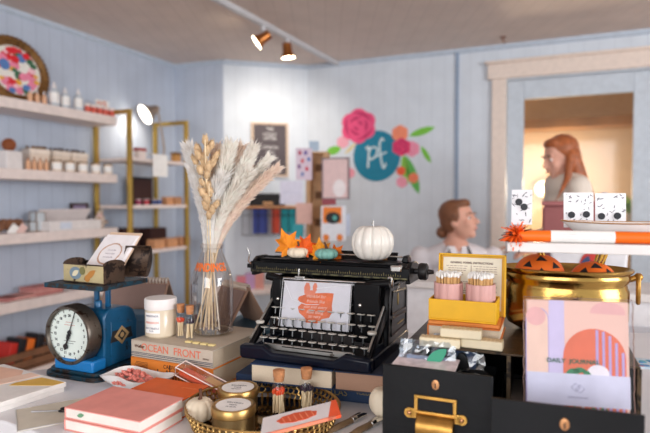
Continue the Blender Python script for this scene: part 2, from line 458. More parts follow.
# ornate oval frame
c0 = onL(19, 71, .12)
fr = thing('ornate_frame', 'dark gold ornate round frame with a bright red and pink floral print', 'picture', Lpt(c0[0], .12, shz[0]), 0, rot=(R(-9), 0, rL))
goldw = worn('antique_gold', (140, 102, 58), (70, 48, 30), .45, .6, 60, .55)
b = MB(); n = 40; rr = (onL(19, 40, .12)[1] - shz[0]) / 2 + .012; rw = rr * 1.08
def oval(k, y): return [(rw * k * math.cos(2 * math.pi * i / n), y, rr + rr * k * math.sin(2 * math.pi * i / n)) for i in range(n)]
b.tube(oval(.92, 0), .020, 10, closed=True); b.tube(oval(.80, -.006), .010, 8, closed=True)
for i in range(48):
    a = 2 * math.pi * i / 48; b.ell((rw * .985 * math.cos(a), -.006, rr + rr * .985 * math.sin(a)), (.014, .012, .014), 8, 6)
b.build('frame', goldw, fr)
b = MB(); cs = [(240, 236, 228), (222, 40, 52), (240, 140, 170), (236, 176, 60), (90, 130, 190), (60, 110, 80), (250, 200, 210)]
pm = [mat('print_%d' % i, c, .6) for i, c in enumerate(cs)]
b.prism([(x, z) for x, y, z in oval(.8, 0)], -.002, .004, 'Y', 0)
for i in range(60):
    a = random.random() * 6.28; q = math.sqrt(random.random()) * .66; s_ = random.uniform(.014, .034)
    b.prism(circ(rw * q * math.cos(a), rr + rr * q * math.sin(a), s_, s_ * random.uniform(.6, 1), 10), -.003 - i * .00006, -.002, 'Y', random.choice((1, 1, 2, 2, 3, 4, 5, 6)))
b.build('print', pm, fr)
# bottles and small goods
whitel = mat('label_white', (245, 243, 240), .6)
def bottle(px, off, k, h, r, body, cap, name, label, cat, group, lab=True):
    t = litem(k, px, off, name, label, cat, group)
    MB().lathe([(r * .9, 0), (r, .004), (r, h * .62), (r * .45, h * .72), (r * .42, h * .78)], seg=20).build('glass_body', body, t)
    MB().lathe([(r * .5, h * .76), (r * .5, h * .84), (r * .22, h * .86), (r * .2, h), (r * .1, h)], seg=14).build('cap', cap, t)
    if lab: MB().lathe([(r * 1.015, h * .14), (r * 1.015, h * .55)], seg=20, caps=False).build('bottle_label', whitel, t)
    return t
silv = mat('soft_silver', (200, 200, 205), .35, .6)
clear = mat('pale_glass', (200, 208, 214), .15)
amber = mat('amber_glass', (170, 104, 56), .2)
peach = mat('peach_glass', (224, 170, 130), .3)
bottle(55, .215, 0, .145, .028, clear, white, 'dropper_bottle', 'clear dropper bottle nearest the floral frame, the tallest', 'bottle', 'dropper bottles on the top shelf')
bottle(66, .215, 0, .125, .026, clear, white, 'dropper_bottle', 'clear dropper bottle, middle of the three on the top shelf', 'bottle', 'dropper bottles on the top shelf')
bottle(79, .215, 0, .135, .026, clear, white, 'dropper_bottle', 'clear dropper bottle beside the red jars', 'bottle', 'dropper bottles on the top shelf')
for i, px in enumerate((31, 38, 45)):
    bottle(px, .225, 0, .075, .014, peach, silv, 'small_vial', ['peach vial, leftmost in front of the floral frame', 'peach vial, middle one in front of the floral frame', 'peach vial beside the first dropper bottle'][i], 'vial', 'peach vials on the top shelf', False)
redj = mat('coral_red', (214, 92, 74), .5)
def cup(k, px, off, r, h, m, m2, name, label, cat, group, lidh=.25):
    t = litem(k, px, off, name, label, cat, group)
    MB().lathe([(r * .92, 0), (r, .004), (r, h * (1 - lidh))], seg=20).build('body', m, t)
    MB().lathe([(r * 1.03, h * (1 - lidh)), (r * 1.03, h), (r * .9, h * 1.01)], seg=20).build('lid', m2, t)
    return t
for i, px in enumerate((88, 94, 100, 106, 112)):
    cup(0, px, .22, .019, .055, redj, shelfm, 'small_jar', 'coral red small jar, %s' % ['first in the row, next to the dropper bottle', 'second from the left in the row of five', 'in the middle of the row of five', 'second from the shelf end', 'at the right end of the top shelf'][i], 'jar', 'coral jars on the top shelf', .3)
t = litem(0, 103, .14, 'greeting_card', 'white card with small red flowers behind the coral jars', 'card')
MB().box(-.06, .06, -.002, .002, 0, .115).build('card', whitel, t)
b = MB()
for i in range(14): b.prism(circ(random.uniform(-.05, .05), random.uniform(.05, .11), .007, n=8), -.004, -.002, 'Y', i % 2)
b.build('flowers', [redj, mat('dusty_orange', (226, 150, 100), .6)], t)
# second shelf
creamb = mat('cream_box', (232, 214, 196), .6)
darkb = mat('dark_berries', (70, 52, 50), .6)
kraft = mat('kraft', (196, 154, 112), .7)
for i, px in enumerate((36, 58, 76)):
    t = litem(1, px, .12, 'gift_box', ['cream gift box, left one at the back, with a gold bow', 'cream gift box in the middle with dark dried berries', 'cream gift box on the right with dark dried berries'][i], 'box', 'cream gift boxes behind the candle cups')
    MB().box(-.060, .060, -.04, .04, 0, .125).build('box', creamb, t, bevel=.003)
    MB().box(-.063, .063, -.043, .043, .10, .13).build('lid', mat('cream_lid', (240, 226, 212), .6), t, bevel=.003)
    b = MB()
    for j in range(9): b.ell((random.uniform(-.05, .05), random.uniform(-.03, .02), .138), .011, 8, 6)
    b.build('dried_berries', darkb if i else goldw, t)
for i, px in enumerate((56.5, 69.5, 82.5, 95.5, 107.5)):
    t = cup(1, px, .21, .030, .068, creamb, goldw, 'candle_cup', 'cream candle cup, %s' % ['leftmost of the five, beside the amber vials', 'second of the five from the left', 'centre one of the five', 'second of the five from the right', 'rightmost, at the shelf end'][i], 'candle', 'cream candle cups on the second shelf', .12)
    MB().lathe([(.0306, .012), (.0306, .05)], seg=20, caps=False).build('paper_label', whitel, t)
for i, px in enumerate((28, 34, 40, 46)):
    bottle(px, .215, 1, .075, .013, peach, amber, 'amber_vial', ['amber topped vial beside the round brown ball', 'amber topped vial, second from the brown ball', 'amber topped vial, third from the brown ball', 'amber topped vial next to the first candle cup'][i], 'vial', 'amber topped vials on the second shelf', False)
t = litem(1, 8, .17, 'white_candle_box', 'white square box under a round brown twig ball', 'box')
MB().box(-.05, .05, -.05, .05, 0, .10).build('box', white, t, bevel=.004)
q = Lpt(onshelf(1, 9, .17), .17, shz[1] + .10)
b = MB()
for i in range(16):
    e = Euler((random.random() * 3, random.random() * 3, random.random() * 3)); mm = e.to_matrix()
    b.tube([mm @ Vector((.034 * math.cos(a * .4), .034 * math.sin(a * .4), 0)) + Vector((0, 0, .036)) for a in range(16)], .003, 5)
b.ell((0, 0, .036), .03)
tag(b.build('twig_ball', mat('rust_brown', (150, 84, 48), .7), loc=q), 'round rust brown twig ball on the white square box', 'ornament')
# third shelf
t = litem(2, 67, .155, 'open_box', 'large white open display box with its lid tilted back', 'box')
b = MB(); b.box(-.19, .19, -.09, .09, 0, .012); b.box(-.19, .19, -.09, -.083, .012, .06); b.box(-.19, .19, .083, .09, .012, .06); b.box(-.19, -.183, -.083, .083, .012, .06); b.box(.183, .19, -.083, .083, .012, .06)
b.build('tray', white, t, bevel=.002)
b = MB(); b.M = Matrix.Translation((0, .09, .06)) @ Matrix.Rotation(R(-36), 4, 'X'); b.box(-.19, .19, -.012, 0, 0, .02)
b.M = Matrix.Translation((0, .05, .06)) @ Matrix.Rotation(R(38), 4, 'X'); b.box(-.19, .19, -.004, .004, -.02, .085)
b.build('lid', mat('white_card', (238, 228, 226), .6), t, bevel=.002)
MB().box(-.12, -.04, -.0915, -.09, .01, .05).build('tag', mat('pale_blue_tag', (214, 222, 236), .6), t)
q = litem(2, 80, .025, 'dark_photo_frame', 'dark small frame with a mauve picture behind the open white box', 'frame')
q.rotation_euler = (0, 0, rL)
b = MB(); b.box(-.07, .07, -.008, .008, 0, .015); b.box(-.07, .07, -.008, .008, .15, .165); b.box(-.07, -.055, -.008, .008, .015, .15); b.box(.055, .07, -.008, .008, .015, .15); b.build('frame', darkb, q)
MB().box(-.055, .055, -.002, .006, .015, .15).build('picture', mat('mauve_print', (150, 134, 164), .5), q)
for i, px in enumerate((6, 15)):
    t = litem(2, px, .15, 'twig_bundle', ['bundle of brown sticks with a white tag, at the left frame edge', 'bundle of brown sticks with a pink tag'][i], 'bundle', 'stick bundles on the third shelf')
    b = MB()
    for j in range(26): b.cyl((-.034, random.uniform(-.03, .03), .008 + random.random() * .07), (.034, random.uniform(-.03, .03), .008 + random.random() * .07), .006, seg=7)
    b.build('sticks', mat('brown_sticks', (140, 96, 70), .7, var=.25, scale=60), t)
    b = MB(); b.M = Matrix.Rotation(R(40), 4, 'Y'); b.box(-.022, .022, -.042, -.038, -.01, .055); b.M = Matrix.Identity(4)
    b.build('paper_tag', whitel if i == 0 else mat('pale_pink', (232, 198, 190), .6), t)
for i, px in enumerate((30, 38)):
    t = litem(2, px, .14, 'glass_trinket_box', ['clear glass trinket box with brass edges, left one', 'clear glass trinket box with brass edges, next to the open white box'][i], 'box', 'glass trinket boxes on the third shelf')
    s_ = .029; h = (.06, .115)[i]; b = MB()
    for x in (-s_, s_):
        for y in (-s_, s_): b.box(x - .002, x + .002, y - .002, y + .002, 0, h)
        b.box(x - .002, x + .002, -s_, s_, 0, .004); b.box(x - .002, x + .002, -s_, s_, h - .004, h)
    for y in (-s_, s_): b.box(-s_, s_, y - .002, y + .002, 0, .004); b.box(-s_, s_, y - .002, y + .002, h - .004, h)
    b.build('brass_edges', goldw, t)
    MB().box(-s_, s_, -s_, s_, .002, h - .002).build('panes', mat('pale_glass', (0, 0, 0)), t)
t = litem(2, 101, .12, 'dried_flower_posy', 'small cream and orange dried flower posy at the shelf end', 'flowers')
b = MB()
for i in range(26): b.ell((random.uniform(-.04, .04), random.uniform(-.03, .03), random.uniform(.03, .11)), random.uniform(.008, .014), 8, 6, mi=i % 3)
b.build('blossoms', [creamb, kraft, mat('pale_pink', (0, 0, 0))], t)
MB().lathe([(.02, 0), (.03, .05), (.028, .05)]).build('wrap', creamb, t)
# fourth shelf: pink cloths
pink = mat('dusty_pink', (206, 150, 142), .8, var=.12, scale=40, bump=.3)
pink2 = mat('rose_pink', (196, 128, 124), .8, var=.12, scale=40, bump=.3)
for i, (px, wd, n) in enumerate(((41, .10, 3), (18, .09, 1), (3, .05, 1))):
    for j in range(n):
        o = MB().box(-wd, wd, -.07, .07, 0, .016).build('folded_cloth', pink if (i + j) % 2 else pink2, loc=Lpt(onshelf(3, px, .14), .14, shz[3] + .0165 * j), rz=rL + random.uniform(-.12, .12), bevel=.006)
        tag(o, 'folded pink cloth, %s' % [['bottom of the stack of three', 'middle of the stack of three', 'top of the stack of three'][j], 'single, left of the stack of three', 'single, at the left frame edge'][i], 'cloth', 'folded pink cloths on the fourth shelf')
# lowest shelf: crate with packets
cp = Lpt(onL(24, 352, .14)[0], .14, shz[4])
t = thing('wooden_crate', 'brown wooden crate holding black and orange packets, low on the left', 'crate', cp, rL)
b = MB(); cl = .27; b.box(-cl, cl, -.10, .10, 0, .012)
for z in (.02, .07): b.box(-cl, cl, -.10, -.09, z, z + .04); b.box(-cl, cl, .09, .10, z, z + .04); b.box(-cl, -cl + .01, -.09, .09, z, z + .04); b.box(cl - .01, cl, -.09, .09, z, z + .04)
for x in (-cl + .015, cl - .015):
    for y in (-.085, .085): b.box(x - .01, x + .01, y - .008, y + .008, .012, .115)
b.build('slats', mat('crate_wood', (128, 88, 62), .7, var=.25, scale=12), t, bevel=.001)
pcs = [mat('packet_red', (210, 50, 40), .5), mat('packet_black', (34, 32, 36), .5), mat('packet_orange', (240, 120, 40), .5), mat('packet_black', (0, 0, 0))]
for i, px in enumerate((2, 11, 20, 30)):
    u = onL(px, 352, .14)[0]; p = Lpt(u, .14, shz[4] + .016)
    o = MB().box(-.022, .022, -.06, .06, 0, .15 + .012 * (i % 2)).build('packet', pcs[i], loc=p, rot=(0, R(14), rL), bevel=.004)
    tag(o, ['red packet in the wooden crate at the frame edge', 'black packet in the wooden crate beside the red one', 'orange packet leaning in the wooden crate', 'black packet at the right in the wooden crate'][i], 'packet', 'packets in the wooden crate')
# ================================================================ BACKGROUND FURNISHINGS
brass = mat('etagere_brass', (196, 162, 84), .35, .8)
blackm = mat('black_matte', (28, 27, 30), .6)
darkbrown = mat('dark_brown', (62, 34, 30), .6)
# --- brass etagere in the corner
EO = .36
e0, ez = onL(129, 109, EO); e1 = onL(186, 122, EO)[0]
EL = e1 - e0
EZ = [onL(129, 157, EO)[1], onL(129, 205.5, EO)[1], onL(135, 252, EO)[1], .30]
et = thing('etagere', 'brass framed etagere with white shelves in the back corner', 'shelving', Lpt(e0, EO, 0), rL)
# local: x along wall, y towards the wall (depth) because the room is at -y
def ebar(b, x0, x1, y0, y1, z0, z1): b.box(x0, x1, y0, y1, z0, z1)
for x in (0, EL):
    b = MB(); s_ = .014
    b.box(x - s_, x + s_, -s_, s_, 0, ez); b.box(x - s_, x + s_, .30 - s_, .30 + s_, 0, ez); b.box(x - s_, x + s_, s_, .30 - s_, ez - 2 * s_, ez)
    b.build('end_frame', brass, et, bevel=.002)
for z in EZ:
    MB().box(-.14 if z > 1 and False else .014, EL - .014, -.01, .31, z - .022, z).build('shelf_board', shelfm, et, bevel=.002)
def ept(px, off, k): return Lpt(onL(px, 160, off)[0], off, EZ[k])
# desk lamp
lp0 = ept(163, .20, 0)
t = thing('desk_lamp', 'grey gooseneck desk lamp glowing on the top shelf of the etagere', 'lamp', lp0, 0)
lampgrey = mat('lamp_grey', (150, 132, 118), .35, .5)
MB().lathe([(.075, 0), (.075, .012), (.02, .02), (.012, .03)]).build('base', lampgrey, t)
hp = D(150, 112, lp0.y - .06) - lp0
MB().tube([(0, 0, .02), (.01, 0, .10), (.0, -.01, .2), (hp.x + .05, hp.y * .8, hp.z + .045), (hp.x + .015, hp.y, hp.z + .03)], .007, 10).build('gooseneck', lampgrey, t)
dv = Vector((-.62, -.55, -.48)).normalized(); hp = Vector(hp)
b = MB(); b.tube([hp - dv * .075, hp - dv * .06, hp - dv * .02, hp + dv * .045], [.02, .028, .04, .082], 28)
hd = b.build('lamp_shade', lampgrey, t)
MB().tube([hp + dv * .0445, hp + dv * .049], [.074, .073], 28).build('bulb', mat('lit_bulb_white', (255, 246, 230), .4, emit=5), hd)
spot('desk_lamp_light', lp0 + hp + dv * .06, lp0 + hp + dv * .06 + Vector((-.4, .2, -.6)), 3.5, (1, .88, .72), 150, 1, .05)
def ebox(px, off, k, w_, d_, h, m, name, label, cat, group=None, top=None, dz=0):
    p = ept(px, off, k); p.z += dz
    t = thing(name, label, cat, p, rL, group)
    MB().box(-w_ / 2, w_ / 2, -d_ / 2, d_ / 2, 0, h).build('body', m, t, bevel=.002)
    if top: MB().box(-w_ / 2 - .002, w_ / 2 + .002, -d_ / 2 - .002, d_ / 2 + .002, h, h + .02).build('lid', top, t, bevel=.002)
    return t
blackred = mat('deep_red', (170, 50, 50), .5)
ebox(140, .30, 0, .07, .05, .055, shelfm, 'small_box', 'small white box with a dark red lid beside the desk lamp', 'box', top=blackred)
ebox(176, .26, 0, .06, .05, .06, mat('amber_box', (206, 150, 84), .4), 'amber_box', 'small amber box at the right end of the top etagere shelf', 'box', top=goldw)
t = thing('paper_sheet', 'white paper sheet hanging over the top etagere shelf', 'paper', ept(160, EO + .02, 0), rL)
b = MB(); b.box(-.075, .075, -.004, -.002, -.12, .035); b.box(-.075, .075, -.004, .06, .0352, .037)
b.build('sheet', whitel, t)
ebox(140, .12, 1, .19, .06, .185, darkbrown, 'gift_bag', 'dark brown gift bag on the middle etagere shelf', 'bag', top=blackm)
for i, (px, c) in enumerate(((138, (160, 40, 84)), (146, (190, 40, 60)), (154, (46, 64, 120)), (159, (60, 80, 140)))):
    p = ept(px, .30, 1); t = thing('ribbon_spool', ['plum ribbon spool, leftmost', 'red ribbon spool', 'navy ribbon spool beside the red one', 'blue ribbon spool, rightmost'][i] + ' on the middle etagere shelf', 'spool', p, rL, 'ribbon spools on the etagere')
    MB().lathe([(.020, 0), (.020, .003), (.016, .004), (.016, .038), (.020, .039), (.020, .042)], seg=20).build('core', shelfm, t)
    MB().lathe([(.0185, .006), (.0185, .036)], seg=20, caps=False).build('ribbon', mat('ribbon_%d' % i, c, .4), t)
woodl = mat('light_wood', (206, 150, 108), .6, var=.15, scale=20)
for i, px in enumerate((167, 176)):
    ebox(px, .26, 1, .075, .05, .06, woodl, 'wooden_block', ['light wooden block box, left of two', 'light wooden block box, right of two'][i] + ' on the middle etagere shelf', 'box', 'light wooden boxes on the middle etagere shelf')
ebox(124, .14, 2, .16, .12, .15, darkbrown, 'storage_box', 'dark brown box at the left of the lower etagere shelf', 'box', 'dark boxes on the etagere')
ebox(152, .14, 2, .17, .12, .14, darkbrown, 'storage_box', 'dark brown box behind the wooden trays', 'box', 'dark boxes on the etagere')
for i, px in enumerate((155, 168, 181)):
    ebox(px, .29, 2, .105, .08, .065, woodl, 'wooden_tray', 'light wooden tray on the lower etagere shelf, %s' % ['left of three', 'middle of three', 'right of three'][i], 'tray', 'light wooden trays on the etagere')
ebox(140, .18, 3, .4, .2, .2, kraft, 'cardboard_box', 'brown cardboard box on the bottom etagere shelf', 'box')
# --- letter board on the middle wall
dM = (W3 - W2).normalized(); nM = Vector((dM.y, -dM.x)); nM = nM if nM.dot(-W2) > 0 else -nM; rM = math.atan2(dM.y, dM.x)
def onM(px, py, off=0.0):
    p = PL(px, py, (W2.x + nM.x * off, W2.y + nM.y * off, 0), (nM.x, nM.y, 0)); return (p.xy - W2).dot(dM), p.z
def Mpt(x, off, z): return Vector((W2.x + dM.x * x + nM.x * off, W2.y + dM.y * x + nM.y * off, z))
x0, zt = onM(251, 122); x1, zb_ = onM(288, 177)
t = thing('letter_board', 'grey felt letter board with white lettering in a pale wood frame', 'sign', Mpt((x0 + x1) / 2, 0, zb_), rM)
hw = (x1 - x0) / 2; hh = zt - zb_
MB().box(-hw + .01, hw - .01, -.012, -.002, .01, hh - .01).build('board', mat('grey_felt', (92, 84, 88), .8), t)
b = MB(); b.box(-hw, -hw + .018, -.022, -.001, 0, hh); b.box(hw - .018, hw, -.022, -.001, 0, hh); b.box(-hw + .018, hw - .018, -.022, -.001, 0, .018); b.box(-hw + .018, hw - .018, -.022, -.001, hh - .018, hh)
b.build('frame', mat('pale_frame', (214, 190, 168), .6), t)
for s_, zz in (('THE', .88), ('LOVELY', .78), ('LETTER', .70), ('COME IN', .54), ('AND', .44), ('BE MERRY', .33)):
    text(s_, 'lettering', .034, whitel, t, (0, -.0125, hh * zz), sx=.95)
# --- slatted wall shelf with stationery below
sz = onM(265, 206, .18)[1]
xa = onM(242, 205, .18)[0]; xb = onM(303, 205, .18)[0]
t = thing('stationery_shelf', 'narrow wooden wall shelf with a wire rail under the letter board', 'shelf', Mpt(xa, 0, sz), rM)
MB().box(0, xb - xa, -.20, 0, -.018, 0).build('board', woodl, t, bevel=.002)
b = MB()
for z in (-.02, -.075): b.cyl((.0, -.195, z), (xb - xa, -.195, z), .003, seg=6)
for i in range(9): x = (xb - xa) * i / 8; b.cyl((x, -.195, -.23), (x, -.195, -.015), .003, seg=6)
b.cyl((0, -.195, -.23), (xb - xa, -.195, -.23), .003, seg=6)
MB
b.build('wire_rail', blackm, t)
sh = Mpt(onM(267, 200, .12)[0], .12, sz)
t = thing('card_file', 'black file box with an orange label on the wall shelf', 'box', sh, rM)
b = MB(); b.box(-.14, .14, -.05, .05, 0, .05); b.box(-.12, .12, -.045, .045, .05, .10); b.build('body', blackm, t, bevel=.004)
MB().box(-.04, .04, -.0515, -.05, .01, .035).build('paper_label', kraft, t)
fab = [((70, 84, 160), 257), ((70, 84, 160), 264), ((206, 80, 60), 276), ((40, 150, 160), 285), ((40, 150, 160), 293)]
for i, (c, px) in enumerate(fab):
    x = onM(px, 220, .17)[0]
    o = MB().box(-.032, .032, -.006, .006, -.20, 0).build('hanging_cloth', mat('cloth_%d_%d_%d' % c, c, .8), loc=Mpt(x, .155, sz - .022), rz=rM, bevel=.003)
    tag(o, ['blue tea towel, leftmost under the wall shelf', 'blue tea towel, second from the left under the wall shelf', 'red orange tea towel under the wall shelf', 'teal tea towel next to the red orange one', 'teal tea towel, rightmost under the wall shelf'][i], 'towel', 'tea towels under the wall shelf')
# --- wooden card display tower
cp = D(318, 240, 3.75); tx = cp.x; ty = cp.y
top_z = D(318, 154, ty).z
t = thing('card_tower', 'tall light wood card display tower with square cut outs', 'display stand', (tx, ty, 0), R(-12))
b = MB(); b.box(-.075, -.045, -.05, .05, .02, top_z); b.box(.045, .075, -.05, .05, .02, top_z); b.box(-.045, .045, .02, .035, .02, top_z)
b.box(-.075, .075, -.05, .05, top_z, top_z + .012)
b.build('post', mat('display_wood', (206, 164, 122), .6, var=.12, scale=15), t, bevel=.002)
for i in range(7):
    z = top_z - .12 - i * .19
    MB().box(-.022, .022, .012, .019, z, z + .05).build('square_cut_out', mat('cutout_brown', (120, 82, 52), .7), t)
MB().lathe([(.20, 0), (.20, .02), (.1, .021)]).build('base', mat('display_wood', (0, 0, 0)), t)
def card(px0, py0, px1, py1, Y, rgb, name, label, cat='card', rz=0, arts=(), frame=None, thick=.004):
    a = D(px0, py0, Y); c = D(px1, py1, Y); hw = (c.x - a.x) / 2 / max(.3, math.cos(rz)); hh = a.z - c.z
    t = thing(name, label, cat, ((a.x + c.x) / 2, Y, c.z), rz)
    MB().box(-hw, hw, 0, thick, 0, hh).build('sheet', mat('sheet_%d_%d_%d' % rgb, rgb, .6), t)
    for i, (kind, col_, u, v, w_, h_) in enumerate(arts):
        pts = [((u + q[0] * w_) * hw, (v + q[1] * h_) * hh) for q in (circ(0, 0, .5) if kind == 'o' else [(-.5, -.5), (.5, -.5), (.5, .5), (-.5, .5)])]
        MB().prism(pts, -.0008 - i * .0003, 0, 'Y').build('print', mat('ink_%d_%d_%d' % col_, col_, .6), t)
    if frame:
        b = MB(); f = .009
        b.box(-hw - f, -hw, -.006, thick + .002, -f, hh + f); b.box(hw, hw + f, -.006, thick + .002, -f, hh + f); b.box(-hw, hw, -.006, thick + .002, -f, 0); b.box(-hw, hw, -.006, thick + .002, hh, hh + f)
        b.build('frame', mat('frame_%d_%d_%d' % frame, frame, .4), t)
    return t
card(323, 159, 348, 198, 3.62, (226, 196, 194), 'framed_print', 'pink framed print on the right of the card tower', 'picture', R(-10), [('o', (240, 232, 232), .3, .25, 1.0, .45)], (110, 92, 98))
card(296, 148, 312, 180, 3.66, (214, 196, 210), 'patterned_card', 'card with small red, purple and blue pictures, left of the card tower', rz=R(8), arts=[('o', (180, 60, 90), -.5, .85, .4, .14), ('o', (90, 70, 150), .2, .85, .4, .14), ('o', (60, 110, 180), .6, .65, .35, .14), ('o', (200, 80, 90), -.2, .6, .4, .14), ('o', (110, 60, 130), -.6, .42, .35, .14), ('o', (200, 60, 80), .35, .35, .4, .14), ('o', (70, 110, 170), -.2, .18, .35, .12)])
card(309, 141, 319, 151, 3.72, (176, 196, 214), 'small_blue_card', 'small pale blue card clipped at the top of the card tower')
card(280, 181, 303, 204, 3.60, (216, 214, 230), 'lilac_envelope', 'pale lilac envelope left of the card tower', 'envelope', arts=[('q', (196, 196, 216), 0, .5, 1.7, .03)])
card(296, 203, 312, 224, 3.55, (214, 172, 160), 'pink_pouch', 'dusty pink pouch hanging left of the card tower', 'pouch')
card(293, 224, 303, 238, 3.56, (50, 150, 160), 'teal_card', 'teal card below the dusty pink pouch')
card(321, 206, 346, 241, 3.45, (224, 226, 232), 'white_print', 'white card with an orange and black eye print', 'picture', arts=[('q', (226, 124, 40), -.1, .74, 1.5, .46), ('o', (30, 30, 34), -.05, .66, 1.2, .34), ('o', (90, 170, 160), .1, .66, .34, .14), ('o', (226, 124, 40), -.6, .1, .5, .2), ('o', (226, 124, 40), .5, .1, .5, .2)])
card(345, 214, 350, 236, 3.5, (206, 216, 236), 'pale_blue_card', 'pale blue card behind the orange and black print')
card(322, 199, 336, 205, 3.46, (150, 70, 80), 'maroon_tag', 'small maroon tag under the pink framed print', 'tag')
# --- wall mural
u0 = onB(375, 155)[0]
mu = thing('wall_mural', 'painted wall mural of a teal circle lettered pf among pink and coral flowers', 'mural', (W3.x, W3.y, 0), rB)
def bp(px, py): x, z = onB(px, py); return (x, z)
def disc(name, px, py, rx, ry, c, k, label=None, n=32, wob=0, ang=0):
    x, z = bp(px, py); sx_ = onB(px + rx, py)[0] - x; sz_ = z - onB(px, py + ry)[1]
    pts = []
    for i in range(n):
        a = 2 * math.pi * i / n; q = 1 + wob * abs(math.sin(a * 3 + ang)) - wob / 2
        pts.append((x + sx_ * q * math.cos(a), z + sz_ * q * math.sin(a)))
    o = MB().prism(pts, -.0006 * k - .0004, -.00005, 'Y').build(name, mat('paint_%d_%d_%d' % c, c, .6), mu)
    if label: o['label'] = label
    return o
teal = (24, 128, 158)
disc('circle', 376.5, 156, 24, 25.5, teal, 1, 'teal painted circle')
for i, (px, py, rx, c) in enumerate(((343, 142, 6, (240, 170, 186)), (350, 173, 5, (240, 160, 176)), (412, 149, 7.5, (240, 150, 176)), (402, 182, 5.5, (242, 160, 180)), (413.5, 178, 5, (240, 130, 96)), (401, 171, 4.5, (236, 96, 60)), (400, 133.5, 8, (244, 144, 110)))):
    disc('flower', px, py, rx, rx, c, 2 + i % 2, wob=.12)
r1 = disc('rose', 358.5, 126, 17, 16.5, (238, 84, 134), 3, 'large deep pink rose', wob=.14, n=48)
r2 = disc('rose', 401.5, 147, 9, 8.5, (226, 62, 112), 5, 'small magenta rose', wob=.14, n=48)
def petals(px, py, r, base, k):
    for j, (q, a0) in enumerate(((.85, 20), (.85, 140), (.85, 260), (.6, 70), (.6, 190), (.6, 310), (.35, 10), (.35, 180))):
        pts = []
        for s_ in range(9):
            a = R(a0 + 85 * s_ / 8); x, z = bp(px + r * q * math.cos(a), py - r * q * math.sin(a)); pts.append((x, -.0006 * k - .001, z))
        b = MB(); b.tube(pts, [.003 + .006 * math.sin(math.pi * s_ / 8) for s_ in range(9)], 6, flat=.35)
        yield b
def ptl(bb, px, py, r, k, wd):
    for q, a0 in ((.85, 20), (.85, 140), (.85, 260), (.58, 70), (.58, 190), (.58, 310), (.3, 10), (.3, 180)):
        prev = None
        for s_ in range(11):
            a = R(a0 + 95 * s_ / 10); h = wd * math.sin(math.pi * s_ / 10)
            x, z = bp(px + r * q * math.cos(a), py - r * q * math.sin(a)); x2, z2 = bp(px + (r * q - h) * math.cos(a), py - (r * q - h) * math.sin(a))
            cur = ((x, -k, z), (x2, -k, z2))
            if prev: bb.quad(prev[0], cur[0], cur[1], prev[1])
            prev = cur
for args in ((358.5, 126, 16, .0026, 2.6, r1), (401.5, 147, 8, .0038, 1.5, r2)):
    b = MB(); ptl(b, *args[:5]); b.build('petal_lines', mat('petal_deep', (196, 40, 96), .6), args[5], smooth=0, fix=False)['kind'] = 'stuff'
def leafm(p, w_, c=(120, 194, 66)):
    (x0, y0), (x1, y1) = p; L = math.hypot(x1 - x0, y1 - y0); pts = []
    for i in range(9): t_ = i / 8; h = w_ * math.sin(math.pi * t_) ** .7; pts.append((x0 + (x1 - x0) * t_ - (y1 - y0) / L * h, y0 + (y1 - y0) * t_ + (x1 - x0) / L * h))
    for i in range(7, 0, -1): t_ = i / 8; h = -w_ * math.sin(math.pi * t_) ** .7; pts.append((x0 + (x1 - x0) * t_ - (y1 - y0) / L * h, y0 + (y1 - y0) * t_ + (x1 - x0) / L * h))
    MB().prism([bp(*q) for q in pts], -.0012, -.00005, 'Y').build('leaf', mat('paint_%d_%d_%d' % c, c, .6), mu)
leafm(((409, 136), (435, 127)), 3.6); leafm(((421, 146), (431, 163)), 2.6); leafm(((405, 155), (419, 194)), 5.0, (96, 180, 84)); leafm(((403, 155), (408, 184)), 4, (140, 200, 80)); leafm(((326, 153), (341, 148)), 4.2)
leafm(((345, 154), (356, 143)), 1.6, (226, 206, 150))
# pf lettering as a flat brush ribbon
def ribbon(pts, wd, k):
    b = MB(); prev = None
    n = len(pts)
    for i, (x, y) in enumerate(pts):
        x0, y0 = pts[max(0, i - 1)]; x1, y1 = pts[min(n - 1, i + 1)]; L = math.hypot(x1 - x0, y1 - y0) or 1
        nx, ny = -(y1 - y0) / L * wd, (x1 - x0) / L * wd
        a = bp(x + nx, y + ny); c = bp(x - nx, y - ny); cur = ((a[0], -k, a[1]), (c[0], -k, c[1]))
        if prev: b.quad(prev[0], cur[0], cur[1], prev[1])
        prev = cur
    return b
def curve(ctrl, n=8):
    o = []
    P = [ctrl[0]] + ctrl + [ctrl[-1]]
    for i in range(1, len(P) - 2):
        for j in range(n):
            t_ = j / n; a, b_, c, d = P[i - 1], P[i], P[i + 1], P[i + 2]
            o.append(tuple(.5 * ((2 * b_[k]) + (c[k] - a[k]) * t_ + (2 * a[k] - 5 * b_[k] + 4 * c[k] - d[k]) * t_ ** 2 + (3 * b_[k] - a[k] - 3 * c[k] + d[k]) * t_ ** 3) for k in (0, 1)))
    o.append(ctrl[-1]); return o
wpaint = mat('paint_white', (214, 232, 236), .6)
ribbon(curve([(366, 149), (368.5, 147), (369, 152), (368, 168)]), 1.0, .0030).build('lettering', wpaint, mu, smooth=0, fix=False)
ribbon(curve([(368.5, 153), (372, 147.5), (377, 148.5), (376.5, 155), (372, 159), (368.5, 157.5)]), .9, .0032).build('lettering', wpaint, mu, smooth=0, fix=False)
ribbon(curve([(384, 141), (382, 138.5), (379.8, 144), (380.5, 154), (382, 164), (384, 168), (386, 163)]), .9, .0030).build('lettering', wpaint, mu, smooth=0, fix=False)
ribbon(curve([(374, 157), (380, 155), (387, 152)]), .7, .0034).build('lettering', wpaint, mu, smooth=0, fix=False)
